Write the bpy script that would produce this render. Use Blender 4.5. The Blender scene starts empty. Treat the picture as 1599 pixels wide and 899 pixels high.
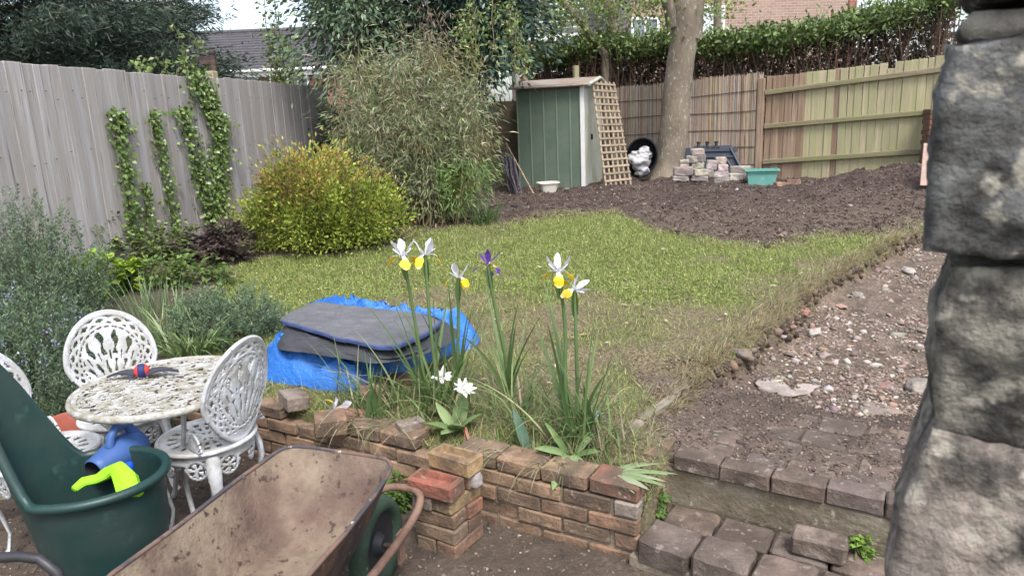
import bpy, bmesh, math, random
import numpy as np
from mathutils import Vector, Matrix, Euler, noise as mn
rng = np.random.default_rng(7); random.seed(7)
sc = bpy.context.scene; COL = sc.collection
pi = math.pi
# ------------------------------------------------------------------ camera, sky, sun, exposure
F = 1109.0; PITCH = math.radians(13.3); ROLL = 0.043
fwd = np.array([0, math.cos(PITCH), -math.sin(PITCH)])
_R0 = np.array([1., 0, 0]); _U0 = np.array([0, math.sin(PITCH), math.cos(PITCH)])
RT = _R0*math.cos(ROLL) - _U0*math.sin(ROLL); UP = _U0*math.cos(ROLL) + _R0*math.sin(ROLL)
EYE = np.array([0, 0, 1.8])
cam = bpy.data.cameras.new('camera'); camo = bpy.data.objects.new('camera', cam); COL.objects.link(camo)
cam.sensor_width = 36; cam.lens = 36*F/1599; cam.clip_start = 0.05; cam.clip_end = 600
camo.matrix_world = Matrix(((RT[0], UP[0], -fwd[0], EYE[0]), (RT[1], UP[1], -fwd[1], EYE[1]), (RT[2], UP[2], -fwd[2], EYE[2]), (0, 0, 0, 1)))
cam.dof.use_dof = True; cam.dof.focus_distance = 4.2; cam.dof.aperture_fstop = 8.5
sc.camera = camo
SUN_EL, SUN_AZ = math.radians(58), math.radians(160)      # azimuth clockwise from +Y: from behind the camera, to its right
w = bpy.data.worlds.new('World'); sc.world = w; w.use_nodes = True
nt = w.node_tree; nt.nodes.clear()
sky = nt.nodes.new('ShaderNodeTexSky'); sky.sky_type = 'NISHITA'; sky.sun_disc = False
sky.sun_elevation = SUN_EL; sky.sun_rotation = SUN_AZ; sky.air_density = 1.0; sky.dust_density = 3.0; sky.ozone_density = 1.0
hs = nt.nodes.new('ShaderNodeHueSaturation'); hs.inputs['Saturation'].default_value = 0.6
bg = nt.nodes.new('ShaderNodeBackground'); bg.inputs[1].default_value = 0.13
wo = nt.nodes.new('ShaderNodeOutputWorld')
nt.links.new(sky.outputs[0], hs.inputs['Color']); nt.links.new(hs.outputs[0], bg.inputs[0]); nt.links.new(bg.outputs[0], wo.inputs[0])
sl = bpy.data.lights.new('sun', 'SUN'); sl.energy = 1.35; sl.angle = math.radians(18); sl.color = (1, .985, .965)
so = bpy.data.objects.new('sun', sl); COL.objects.link(so)
sdir = Vector((math.sin(SUN_AZ)*math.cos(SUN_EL), math.cos(SUN_AZ)*math.cos(SUN_EL), math.sin(SUN_EL)))
so.rotation_euler = sdir.to_track_quat('Z', 'Y').to_euler(); so.location = (0, 0, 20)
sc.view_settings.view_transform = 'Standard'; sc.view_settings.look = 'None'; sc.view_settings.gamma = 1
sc.view_settings.exposure = 1.36
sc.cycles.max_bounces = 6; sc.cycles.transparent_max_bounces = 6

# ------------------------------------------------------------------ helpers
def ray(px, py): return fwd + RT*(px-799.5)/F - UP*(py-449.5)/F
def PZ(px, py, z):
    d = ray(px, py); return EYE + d*(z-EYE[2])/d[2]
def PY(px, py, y):
    d = ray(px, py); return EYE + d*y/d[1]
def unit(v):
    v = np.asarray(v, float); return v/np.linalg.norm(v)
def sstep(a, b, x):
    t = np.clip((x-a)/(b-a), 0, 1); return t*t*(3-2*t)
_lat = {}
def vn(x, y, sc_, seed=0):
    """smooth value noise in -1..1"""
    if seed not in _lat: _lat[seed] = np.random.default_rng(1000+seed).uniform(-1, 1, (256, 256))
    L = _lat[seed]; x = np.asarray(x, float)*sc_+1000; y = np.asarray(y, float)*sc_+1000
    xi = np.floor(x).astype(int); yi = np.floor(y).astype(int); fx = x-xi; fy = y-yi
    fx = fx*fx*(3-2*fx); fy = fy*fy*(3-2*fy)
    a = L[xi % 256, yi % 256]; b = L[(xi+1) % 256, yi % 256]; c = L[xi % 256, (yi+1) % 256]; d = L[(xi+1) % 256, (yi+1) % 256]
    return (a*(1-fx)+b*fx)*(1-fy)+(c*(1-fx)+d*fx)*fy
def tag(o, label=None, cat=None, group=None, kind=None):
    if label: o['label'] = label
    if cat: o['category'] = cat
    if group: o['group'] = group
    if kind: o['kind'] = kind
    return o
def thing(name, label, cat, loc=(0, 0, 0), rz=0, group=None):
    o = bpy.data.objects.new(name, None); COL.objects.link(o); o.empty_display_size = .05
    o.location = [float(v) for v in loc]; o.rotation_euler = (0, 0, rz)
    return tag(o, label, cat, group)
def put(name, me, parent=None, loc=(0, 0, 0), rot=(0, 0, 0), color=None, scale=None):
    o = bpy.data.objects.new(name, me); COL.objects.link(o)
    if parent: o.parent = parent
    if name in ('twigs', 'stems', 'branches', 'canes'): o['kind'] = 'stuff'
    o.location = [float(v) for v in loc]; o.rotation_euler = rot
    if scale is not None: o.scale = scale
    if color is not None: o.color = (*color, 1)
    return o
def copy_tree(o, parent=None):
    c = o.copy(); COL.objects.link(c)
    if parent: c.parent = parent
    for ch in list(o.children):
        if ch is not c: copy_tree(ch, c)
    return c
def npmesh(name, V, faces, mat, cols=None, smooth=False):
    """faces: list of int arrays (n,k)"""
    me = bpy.data.meshes.new(name); V = np.asarray(V, np.float32)
    me.vertices.add(len(V)); me.vertices.foreach_set('co', V.ravel())
    idx = np.concatenate([f.ravel() for f in faces]).astype(np.int32)
    tot = np.concatenate([np.full(len(f), f.shape[1], np.int32) for f in faces])
    me.loops.add(len(idx)); me.loops.foreach_set('vertex_index', idx)
    me.polygons.add(len(tot)); me.polygons.foreach_set('loop_start', np.concatenate([[0], np.cumsum(tot)[:-1]]).astype(np.int32))
    me.polygons.foreach_set('loop_total', tot)
    if smooth: me.polygons.foreach_set('use_smooth', np.ones(len(tot), bool))
    me.update(calc_edges=True)
    if cols is not None:
        a = me.color_attributes.new('Col', 'FLOAT_COLOR', 'POINT')
        c = np.ones((len(V), 4), np.float32); c[:, :3] = cols; a.data.foreach_set('color', c.ravel())
    me.materials.append(mat); return me
def bmmesh(name, bm, mat, smooth=False):
    bmesh.ops.recalc_face_normals(bm, faces=bm.faces)
    me = bpy.data.meshes.new(name); bm.to_mesh(me); bm.free()
    if smooth:
        for p in me.polygons: p.use_smooth = True
    me.materials.append(mat); return me
def boxmesh(name, sx, sy, sz, mat, bev=.006, jit=0, cuts=0, seed=0, seg=1):
    """bevelled, slightly uneven block centred on its base"""
    bm = bmesh.new(); bmesh.ops.create_cube(bm, size=1)
    for v in bm.verts: v.co = Vector((v.co.x*sx, v.co.y*sy, (v.co.z+.5)*sz))
    if bev: bmesh.ops.bevel(bm, geom=bm.edges[:], offset=bev, segments=seg, affect='EDGES', profile=.6)
    if cuts: bmesh.ops.subdivide_edges(bm, edges=[e for e in bm.edges if e.calc_length() > min(sx, sy, sz)*.5], cuts=cuts, use_grid_fill=True)
    if jit:
        for v in bm.verts:
            v.co += jit*(mn.noise_vector(v.co*14+Vector((seed*7.3, 0, 0)))+.5*mn.noise_vector(v.co*45+Vector((seed*3.3, 0, 0))))
    return bmmesh(name, bm, mat)
class Geo:
    """collects tubes, boxes and lathes into one mesh"""
    def __init__(s): s.v = []; s.f = []
    def add(s, V, Fc):
        n = len(s.v); s.v += [tuple(map(float, q)) for q in V]; s.f += [tuple(i+n for i in f) for f in Fc]
    def tube(s, P, r, n=8, flat=1.0, cap=True):
        P = [np.asarray(p, float) for p in P]; m = len(P); rr = [r]*m if np.isscalar(r) else list(r)
        V = []; prev = None
        for i in range(m):
            t = unit(P[min(i+1, m-1)]-P[max(i-1, 0)]+1e-9)
            if prev is None:
                a = np.array([0, 0, 1.]) if abs(t[2]) < .9 else np.array([1., 0, 0]); prev = unit(np.cross(t, a))
            prev = unit(prev-t*np.dot(prev, t)); b = np.cross(t, prev)
            for k in range(n):
                a = 2*pi*k/n; V.append(P[i]+rr[i]*(math.cos(a)*prev+flat*math.sin(a)*b))
        Fc = [(i*n+k, i*n+(k+1) % n, (i+1)*n+(k+1) % n, (i+1)*n+k) for i in range(m-1) for k in range(n)]
        if cap: Fc += [tuple(range(n))[::-1], tuple(range((m-1)*n, m*n))]
        s.add(V, Fc)
    def box(s, c, size, rz=0):
        x, y, z = np.array(size)/2; V = []
        for sx in (-1, 1):
            for sy in (-1, 1):
                for sz in (-1, 1):
                    q = np.array([sx*x, sy*y]); V.append((c[0]+q[0]*math.cos(rz)-q[1]*math.sin(rz), c[1]+q[0]*math.sin(rz)+q[1]*math.cos(rz), c[2]+sz*z))
        s.add(V, [(0, 1, 3, 2), (4, 6, 7, 5), (0, 4, 5, 1), (2, 3, 7, 6), (0, 2, 6, 4), (1, 5, 7, 3)])
    def lathe(s, prof, n=32, c=(0, 0, 0), axis='z'):
        V = []
        for r, z in prof:
            for k in range(n):
                a = 2*pi*k/n; q = (r*math.cos(a), r*math.sin(a), z)
                if axis == 'y': q = (q[0], q[2], q[1])
                if axis == 'x': q = (q[2], q[0], q[1])
                V.append((q[0]+c[0], q[1]+c[1], q[2]+c[2]))
        m = len(prof)
        s.add(V, [(i*n+k, i*n+(k+1) % n, (i+1)*n+(k+1) % n, (i+1)*n+k) for i in range(m-1) for k in range(n)])
    def mesh(s, name, mat, smooth=True, bev=0):
        bm = bmesh.new(); vs = [bm.verts.new(q) for q in s.v]
        for f in s.f:
            try: bm.faces.new([vs[i] for i in f])
            except ValueError: pass
        bmesh.ops.remove_doubles(bm, verts=bm.verts, dist=1e-5)
        if bev: bmesh.ops.bevel(bm, geom=[e for e in bm.edges if len(e.link_faces) == 2 and e.calc_face_angle(0) > .6], offset=bev, segments=2, affect='EDGES')
        me = bmmesh(name, bm, mat, smooth)
        if smooth: me.set_sharp_from_angle(angle=math.radians(50))
        return me
    def obj(s, name, mat, parent=None, smooth=True, bev=0, loc=(0, 0, 0), rot=(0, 0, 0)):
        return put(name, s.mesh(name, mat, smooth, bev), parent, loc, rot)

# ------------------------------------------------------------------ materials
def M(name, base=(.5, .5, .5), rough=.7, attr=False, objcol=False, var=.25, scale=6., dark=None, dscale=3., damt=.5, dsharp=.15,
      spots=None, sscale=40., samt=.3, bump=.3, bscale=None, stretch=(1, 1, 1), metal=0., trans=0., rnd=0., spec=.3, coat=0):
    m = bpy.data.materials.new(name); m.use_nodes = True; n = m.node_tree.nodes; l = m.node_tree.links
    b = n['Principled BSDF']; b.inputs['Roughness'].default_value = rough; b.inputs['Metallic'].default_value = metal
    b.inputs['Specular IOR Level'].default_value = spec
    tc = n.new('ShaderNodeTexCoord'); mp = n.new('ShaderNodeMapping'); mp.inputs['Scale'].default_value = stretch
    oi = n.new('ShaderNodeObjectInfo'); off = n.new('ShaderNodeVectorMath'); off.operation = 'ADD'
    mu = n.new('ShaderNodeMath'); mu.operation = 'MULTIPLY'; mu.inputs[1].default_value = 57.0
    l.new(oi.outputs['Random'], mu.inputs[0]); l.new(tc.outputs['Object'], off.inputs[0]); l.new(mu.outputs[0], off.inputs[1]); l.new(off.outputs[0], mp.inputs[0])
    def nz(s, det=5):
        t = n.new('ShaderNodeTexNoise'); t.inputs['Scale'].default_value = s; t.inputs['Detail'].default_value = det; t.inputs['Roughness'].default_value = .65
        l.new(mp.outputs[0], t.inputs['Vector']); return t
    def mix(mode, f, a, c):
        x = n.new('ShaderNodeMix'); x.data_type = 'RGBA'; x.blend_type = mode
        for s, v in ((x.inputs[0], f), (x.inputs[6], a), (x.inputs[7], c)):
            if isinstance(v, bpy.types.NodeSocket): l.new(v, s)
            elif isinstance(v, tuple): s.default_value = (*v, 1)
            else: s.default_value = v
        return x.outputs[2]
    def rampf(src, lo, hi):
        r = n.new('ShaderNodeMapRange'); r.inputs[1].default_value = lo; r.inputs[2].default_value = hi; r.interpolation_type = 'SMOOTHSTEP'
        l.new(src, r.inputs[0]); return r.outputs[0]
    if attr:
        at = n.new('ShaderNodeAttribute'); at.attribute_name = 'Col'; col = at.outputs['Color']
    elif objcol: col = oi.outputs['Color']
    else: col = mix('MIX', 0., base, base)
    n1 = nz(scale)
    if var:
        hv = n.new('ShaderNodeMapRange'); hv.inputs[1].default_value = .25; hv.inputs[2].default_value = .75; hv.inputs[3].default_value = 1-var; hv.inputs[4].default_value = 1+var
        l.new(n1.outputs[0], hv.inputs[0]); cb = n.new('ShaderNodeCombineColor')
        for i in range(3): l.new(hv.outputs[0], cb.inputs[i])
        col = mix('MULTIPLY', 1., col, cb.outputs[0])
    if rnd:
        hv = n.new('ShaderNodeMapRange'); hv.inputs[3].default_value = 1-rnd; hv.inputs[4].default_value = 1+rnd
        l.new(oi.outputs['Random'], hv.inputs[0]); cb = n.new('ShaderNodeCombineColor')
        for i in range(3): l.new(hv.outputs[0], cb.inputs[i])
        col = mix('MULTIPLY', 1., col, cb.outputs[0])
    if dark is not None:
        nd = nz(dscale, 8); f = rampf(nd.outputs[0], .62-damt*.3-dsharp, .62-damt*.3+dsharp); col = mix('MIX', f, col, dark)
    if spots is not None:
        ns = nz(sscale, 3); f = rampf(ns.outputs[0], .72-samt*.3-.05, .72-samt*.3+.05); col = mix('MIX', f, col, spots)
    l.new(col, b.inputs['Base Color'])
    if bump:
        nb = nz(bscale or scale*4, 6); bp = n.new('ShaderNodeBump'); bp.inputs['Strength'].default_value = bump; bp.inputs['Distance'].default_value = .02
        l.new(nb.outputs[0], bp.inputs['Height']); l.new(bp.outputs[0], b.inputs['Normal'])
    if coat: b.inputs['Coat Weight'].default_value = coat
    if trans:
        tr = n.new('ShaderNodeBsdfTranslucent'); ms = n.new('ShaderNodeMixShader'); ms.inputs[0].default_value = trans
        l.new(col, tr.inputs[0]); l.new(b.outputs[0], ms.inputs[1]); l.new(tr.outputs[0], ms.inputs[2]); l.new(ms.outputs[0], n['Material Output'].inputs[0])
    return m
LEAF = M('leaf', attr=True, rough=.5, var=.15, scale=9, bump=0, trans=.3)
GLOSSLEAF = M('glossy_leaf', attr=True, rough=.32, var=.15, scale=9, bump=0, trans=.15, spec=.5)
PETAL = M('petal', attr=True, rough=.55, var=.08, scale=40, bump=0, trans=.35)
BARK = M('bark', (.20, .165, .125), .9, var=.35, scale=5, spots=(.36, .35, .31), sscale=26, samt=.3, bump=.8, bscale=22, stretch=(1, 1, .45))
TWIG = M('twig', attr=True, rough=.9, var=.3, scale=12, bump=.2)
GREYWOOD = M('grey_weathered_wood', (.365, .352, .36), .85, var=.22, scale=7, dark=(.29, .26, .235), dscale=2.6, damt=.45, dsharp=.2, spots=(.17, .15, .145), sscale=8, samt=.24, bump=.45, bscale=30, stretch=(5, 5, .28), rnd=.17)
FENCEWOOD = M('algae_green_wood', (.41, .33, .235), .85, var=.28, scale=6, dark=(.31, .33, .155), dscale=4.5, damt=.36, dsharp=.25, bump=.4, bscale=30, stretch=(5, 5, .45), rnd=.14)
BROWNWOOD = M('brown_wood', (.36, .265, .19), .85, var=.3, scale=6, dark=(.22, .15, .1), dscale=2, damt=.4, bump=.4, bscale=30, stretch=(5, 5, .45), rnd=.12)
RAILWOOD = M('rail_wood', (.25, .2, .14), .85, var=.3, scale=6, dark=(.23, .225, .11), dscale=2, damt=.5, bump=.4, stretch=(.5, 5, 5))
LATTICE = M('lattice_wood', (.26, .205, .145), .85, var=.3, scale=8, bump=.3, rnd=.2)
REED = M('reed', attr=True, rough=.75, var=.2, scale=9, bump=.2, stretch=(4, 4, .5))
BRICK = M('old_brick', objcol=True, rough=.9, var=.3, scale=16, dark=(.115, .085, .062), dscale=6, damt=.44, dsharp=.2, spots=(.30, .25, .19), sscale=38, samt=.2, bump=.6, bscale=60, rnd=.1)
MORTAR = M('mortar', (.27, .225, .17), .95, var=.35, scale=18, bump=.7, bscale=70)
CONC = M('concrete', (.25, .215, .165), .92, var=.35, scale=7, dark=(.13, .105, .07), dscale=4, damt=.42, spots=(.34, .31, .26), sscale=28, samt=.2, bump=.6, bscale=40)
PAVER = M('paver', objcol=True, rough=.75, var=.35, scale=9, dark=(.085, .065, .052), dscale=5, damt=.5, dsharp=.2, spots=(.24, .2, .17), sscale=26, samt=.3, bump=.6, bscale=50)
STONE = M('rough_stone', objcol=True, rough=.85, var=.55, scale=18, dark=(.06, .055, .05), dscale=13, damt=.42, dsharp=.14, spots=(.44, .40, .33), sscale=17, samt=.40, bump=1.0, bscale=60)
RUBBLE = M('rubble', attr=True, rough=.9, var=.3, scale=25, bump=.4)
BLOCK = M('stone_block', objcol=True, rough=.9, var=.3, scale=9, dark=(.2, .18, .16), dscale=6, damt=.4, bump=.7, bscale=40)
WHITE = M('white_paint', (.56, .575, .60), .5, var=.1, scale=14, dark=(.38, .375, .36), dscale=9, damt=.40, dsharp=.1, spots=(.25, .23, .2), sscale=60, samt=.1, bump=.25, bscale=60)
TABLETOP = M('worn_tabletop', (.46, .455, .44), .7, var=.3, scale=22, dark=(.28, .26, .2), dscale=14, damt=.42, dsharp=.12, bump=.5, bscale=60)
PGREEN = M('green_plastic', (.004, .036, .034), .42, var=.12, scale=5, dark=(.03, .05, .045), dscale=2.6, damt=.40, dsharp=.22, spots=(.035, .072, .066), sscale=7, samt=.2, bump=.06, bscale=30, spec=.45)
TERRA = M('terracotta_plastic', (.32, .09, .06), .6, var=.15, scale=7, bump=.1)
BLUEP = M('blue_plastic', (.045, .10, .27), .45, var=.1, scale=6, bump=.05)
LIME = M('lime_plastic', (.27, .60, .02), .42, var=.08, scale=6, bump=.04)
KNOB = M('bright_blue_plastic', (.01, .08, .55), .4, var=.05, bump=0)
BLACKP = M('black_plastic', (.022, .024, .028), .55, var=.25, scale=7, bump=.1)
SLATEP = M('slate_plastic', (.055, .065, .085), .6, var=.2, scale=7, bump=.1)
RUST = M('rusty_steel', (.115, .076, .06), .75, var=.45, scale=6, dark=(.25, .195, .14), dscale=4.2, damt=.36, dsharp=.17, spots=(.07, .045, .037), sscale=24, samt=.32, bump=.5, bscale=46)
RIM = M('worn_rim_steel', (.19, .12, .09), .7, var=.4, scale=14, dark=(.06, .055, .06), dscale=7, damt=.42, dsharp=.08, spots=(.5, .48, .45), sscale=30, samt=.14, bump=.3)
DARKSTEEL = M('dark_painted_steel', (.035, .03, .032), .6, var=.5, scale=10, dark=(.12, .07, .05), dscale=5, damt=.3, spots=(.3, .28, .26), sscale=40, samt=.1, bump=.4)
RUSTTUBE = M('rusty_tube', (.26, .17, .125), .7, var=.35, scale=12, dark=(.14, .08, .06), dscale=6, damt=.4, bump=.4)
TYRE = M('green_tyre', (.03, .055, .036), .65, var=.25, scale=12, spots=(.2, .2, .16), sscale=30, samt=.1, bump=.3)
TUBE = M('grey_tube', (.05, .05, .055), .45, metal=.4, var=.2, scale=10, bump=.1)
TARPB = M('blue_tarp', (.026, .15, .50), .38, var=.2, scale=4, spots=(.09, .23, .55), sscale=28, samt=.25, bump=1.0, bscale=15, spec=.45)
TARPG = M('grey_tarp', (.125, .125, .135), .5, var=.25, scale=4, bump=.8, bscale=14, spec=.4)
TARPBLACK = M('dark_tarp', (.055, .057, .062), .42, var=.25, scale=5, bump=1.0, bscale=16, stretch=(.6, .6, 2.5), spec=.45)
TARPHEM = M('tarp_hem', (.06, .085, .2), .5, var=.2, scale=9, bump=.2)
SHEDG = M('shed_green', (.088, .128, .093), .55, var=.1, scale=3, dark=(.12, .15, .115), dscale=2, damt=.35, bump=.08, spec=.4)
SHEDRIB = M('shed_rib', (.155, .205, .16), .5, var=.1, bump=.05)
SHEDW = M('shed_white', (.66, .66, .64), .5, var=.08, bump=.05)
SHEDP = M('shed_pale_panel', (.52, .54, .50), .55, var=.12, scale=3, dark=(.33, .34, .2), dscale=1.6, damt=.25, dsharp=.25, bump=.05)
SHEDR = M('shed_roof', (.33, .295, .26), .8, var=.25, scale=5, dark=(.24, .165, .12), dscale=3, damt=.4, bump=.2)
TEAL = M('teal_plastic', (.13, .33, .285), .5, var=.1, scale=5, spots=(.35, .5, .46), sscale=20, samt=.1, bump=.05)
CREAM = M('cream_plastic', (.62, .58, .50), .5, var=.08, bump=.05)
SACK = M('white_sack', (.40, .39, .40), .55, var=.2, scale=7, bump=.5, bscale=18)
RENDER = M('rendered_wall', (.25, .20, .14), .95, var=.3, scale=3, dark=(.15, .13, .08), dscale=2.3, damt=.45, bump=.4)
PINKWOOD = M('pinkish_board', (.46, .33, .27), .8, var=.2, scale=8, bump=.2)
GLASS = M('window_glass', (.12, .15, .19), .08, var=.3, scale=2, bump=0, spec=.9)
CURTAIN = M('net_curtain', (.62, .66, .70), .8, var=.15, scale=4, bump=.2)
UPVC = M('white_upvc', (.78, .78, .79), .4, var=.04, bump=0)
TILE = M('roof_tile', objcol=False, base=(.085, .08, .088), rough=.8, var=.3, scale=3, spots=(.2, .2, .19), sscale=9, samt=.2, bump=.3)
def brickwall(name, c1, c2, mortar, rotz=False):
    m = bpy.data.materials.new(name); m.use_nodes = True; n = m.node_tree.nodes; l = m.node_tree.links
    tc = n.new('ShaderNodeTexCoord'); mp = n.new('ShaderNodeMapping'); mp.inputs['Rotation'].default_value = (pi/2, 0, 0)
    t = n.new('ShaderNodeTexBrick'); t.inputs['Scale'].default_value = 1; t.inputs['Brick Width'].default_value = .225; t.inputs['Row Height'].default_value = .075
    t.inputs['Mortar Size'].default_value = .008; t.inputs['Color1'].default_value = (*c1, 1); t.inputs['Color2'].default_value = (*c2, 1); t.inputs['Mortar'].default_value = (*mortar, 1)
    l.new(tc.outputs['Object'], mp.inputs[0]); l.new(mp.outputs[0], t.inputs[0]); l.new(t.outputs[0], n['Principled BSDF'].inputs['Base Color'])
    bp = n.new('ShaderNodeBump'); bp.inputs['Distance'].default_value = .01; bp.invert = True; l.new(t.outputs[1], bp.inputs['Height']); l.new(bp.outputs[0], n['Principled BSDF'].inputs['Normal'])
    n['Principled BSDF'].inputs['Roughness'].default_value = .9; return m
HB_L = brickwall('red_house_brick', (.33, .12, .085), (.26, .10, .075), (.34, .28, .24))
HB_R = brickwall('brown_house_brick', (.36, .235, .185), (.29, .18, .14), (.45, .4, .35))
HB_RED = brickwall('red_band_brick', (.36, .11, .075), (.30, .09, .065), (.35, .25, .2))

# ------------------------------------------------------------------ terrain
WC = np.array([.47, 2.59]); WU = unit([-1.88, 1.09]); WN = np.array([.501, .865])          # retaining wall corner, along, into the bank
RC = np.array([.66, 2.88]); RU = unit([.84, -.54]); RN = np.array([.54, .84])               # riser of the upper step
ex_y = np.array([2.9, 3.2, 3.45, 3.71, 4.15, 4.8, 5.48, 6.1, 6.76, 7.1]); ex_x = np.array([.72, .80, .86, .98, 1.40, 1.97, 2.5, 3.15, 3.8, 4.2])
def lawnz(x, y): return .3+.058*(np.clip(y, 2.6, 9)-2.6)
def pathk(x, y):
    xe = np.interp(y, ex_y, ex_x)+.09*vn(x, y, 3.1, 1)+.05*vn(x, y, 9, 2)
    return sstep(0, .05, x-xe)*(1-sstep(6.9, 7.5, y+.2*vn(x, y, 2, 3)))
def G0(px, py):
    z = .4
    for _ in range(40):
        q = PZ(px, py, z); z = .5*z+.5*float(lawnz(q[0], q[1]))
    return q
_fb = np.array([G0(*p)[:2] for p in ((770, 354), (860, 343), (960, 330), (1015, 356), (1090, 374), (1180, 380), (1300, 374), (1420, 358))])
_lb = np.array([G0(*p)[:2] for p in ((345, 590), (340, 540), (345, 470), (385, 425), (430, 402), (560, 396), (640, 384))])
def soilk(x, y):
    yb = np.interp(x, _fb[:, 0], _fb[:, 1]); n_ = .28*vn(x, y, 1.6, 4)+.16*vn(x, y, 5, 5)
    far = sstep(-.35, .45, y-yb+n_)
    xb = np.interp(y, _lb[:, 1], _lb[:, 0]-.1); left = sstep(-.05, .15, xb-x+.15*vn(x, y, 3, 6))
    return np.maximum(far, left)
def upperk(x, y):
    t = (x-WC[0])*(-WU[0])+(y-WC[1])*(-WU[1])
    s = (x-WC[0])*WN[0]+(y-WC[1])*WN[1]; q = (x-RC[0])*RN[0]+(y-RC[1])*RN[1]
    return np.where(t > .02, sstep(.035, .065, q), sstep(.035, .065, s))
def hgt(x, y):
    x = np.asarray(x, float); y = np.asarray(y, float)
    k = upperk(x, y); pk = pathk(x, y); sk = soilk(x, y)
    z = lawnz(x, y)+.012*vn(x, y, 1.3, 7)+.006*vn(x, y, 6, 8)
    z = z-pk*(.125+.02*vn(x, y, 5, 9)+.012*vn(x, y, 16, 19))
    z = z+.05*np.exp(-((x-np.interp(y, ex_y, ex_x)+.12)/.12)**2)*sstep(3.6, 4, y)*(1-sstep(6.6, 7, y))*(.7+.6*vn(x, y, 4, 13))
    fars = sk*sstep(6.4, 7.4, y)
    z = z+fars*(.045*vn(x, y, 1.1, 10)+.04*vn(x, y, 3.3, 11)+.02*vn(x, y, 10, 12)+.008*vn(x, y, 26, 22))
    for cx, cy, a, r in ((5.4, 9.4, .16, .9), (4.0, 8.9, .10, .5), (2.6, 9.0, .08, .6), (5.6, 10.2, .14, .9), (4.6, 10.0, .05, .6), (3.3, 9.6, .10, .6), (2.2, 10.6, .05, .7), (6.6, 9.6, .1, 1.2)):
        z = z+a*np.exp(-((x-cx)**2+(y-cy)**2)/r**2)
    s = (x-WC[0])*WN[0]+(y-WC[1])*WN[1]
    z = z-.05*(1-sstep(.12, .4, s))
    q = (x-RC[0])*RN[0]+(y-RC[1])*RN[1]; land = (1-sstep(.92, 1.12, q+.1*vn(x, y, 3, 18)))*(x > .7)
    z = z*(1-land)+land*(.297+.010*vn(x, y, 7, 16)+.006*vn(x, y, 19, 17))
    low = .02*vn(x, y, 2, 14)+.012*vn(x, y, 9, 15)+.005*vn(x, y, 26, 25)
    return low*(1-k)+z*k
def H(x, y): return float(hgt(np.array([x]), np.array([y]))[0])
def GP(px, py):
    z = .4
    for _ in range(60):
        q = PZ(px, py, z); z = .6*z+.4*H(q[0], q[1])
    return q
def axis(lo, a, b, hi, st):
    fine = np.arange(a, b, st); g = []; d = st; v = b
    while v < hi: d *= 1.25; g.append(v); v += d
    g.append(hi); h = []; d = st; v = a-st
    while v > lo: h.append(v); d *= 1.25; v -= d
    h.append(lo); return np.array(sorted(h)+list(fine)+g)
gx = axis(-160, -4.6, 7.2, 160, .032); gy = axis(-30, 1.2, 13.0, 300, .032)
GX, GY = np.meshgrid(gx, gy, indexing='ij'); xf, yf = GX.ravel(), GY.ravel(); zf = hgt(xf, yf)
nx, ny = len(gx), len(gy); I = np.arange(nx*ny).reshape(nx, ny)
quads = np.stack([I[:-1, :-1], I[1:, :-1], I[1:, 1:], I[:-1, 1:]], -1).reshape(-1, 4)
def greenness(x, y):
    g = .62+.55*vn(x, y, 1.1, 30)+.7*vn(x, y, 3.2, 31)
    g = g+.9*sstep(5.0, 6.6, y+.35*vn(x, y, 1.2, 32))-.42*(1-sstep(3.8, 5.6, y))*sstep(-.2, 1.2, x)-.3*(1-sstep(0, .45, np.interp(y, ex_y, ex_x)-x))+.5*sstep(-.6, -2, x)
    g = g-.42*np.exp(-((x-1.1)**2/1.6+(y-4.8)**2/.5))
    return np.clip(g, 0, 1)
def zonecols(x, y, jit=True):
    up = upperk(x, y)[:, None]; pk = pathk(x, y)[:, None]; sk = soilk(x, y)[:, None]; g = greenness(x, y)[:, None]
    m1 = vn(x, y, 7, 40)[:, None]; m2 = vn(x, y, 18, 41)[:, None]
    dry = np.array([.215, .175, .10]); grn = np.array([.165, .19, .05])
    c = dry*(1-g)+grn*g; c = c*(1+.22*m1+.15*m2)
    soil = np.array([.055, .036, .032])*(1+.35*m1+.3*m2)+np.clip(m2-.3, 0, 1)*.06
    fardry = (1-sstep(7.6, 9.4, y))[:, None]*.5; soil = soil*(1-fardry)+np.array([.16, .125, .09])*fardry
    path = np.array([.20, .15, .115])*(1+.3*m1+.3*m2); pd = sstep(-.1, .6, vn(x, y, 1.4, 42))[:, None]; path = path*(1-.5*pd)+np.array([.13, .095, .075])*.5*pd
    q_ = (x-RC[0])*RN[0]+(y-RC[1])*RN[1]; ld = ((1-sstep(.92, 1.05, q_+.12*vn(x, y, 3, 18)))*sstep(.62, .8, x+.08*vn(x, y, 4, 20)))[:, None]; lc = np.array([.135, .098, .08])*(1+.25*m1+.3*m2+.35*vn(x, y, 2.6, 21)[:, None])
    pat = np.array([.105, .08, .062])*(1+.35*m1+.3*m2)
    fr = np.clip(4*sk*(1-sk), 0, 1)**.7*.75; c = c*(1-sk)+soil*sk; c = c*(1-fr)+np.array([.19, .145, .095])*(1+.3*m1+.25*m2)*fr; c = c*(1-pk)+path*pk; c = c*(1-ld)+lc*ld; c = pat*(1-up)+c*up
    outer = ((np.abs(x) > 9) | (y > 14.5) | (y < 0))[:, None]
    return np.clip(np.where(outer, np.array([.09, .11, .045]), c), .01, .9)
GROUND = M('ground', attr=True, rough=.95, var=.4, scale=24, dark=(.085, .065, .05), dscale=60, damt=.32, bump=.9, bscale=55)
tag(put('ground', npmesh('ground', np.stack([xf, yf, zf], 1), [quads], GROUND, zonecols(xf, yf), True)), 'garden ground of lawn, dug soil and rubble path', kind='structure')

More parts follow.
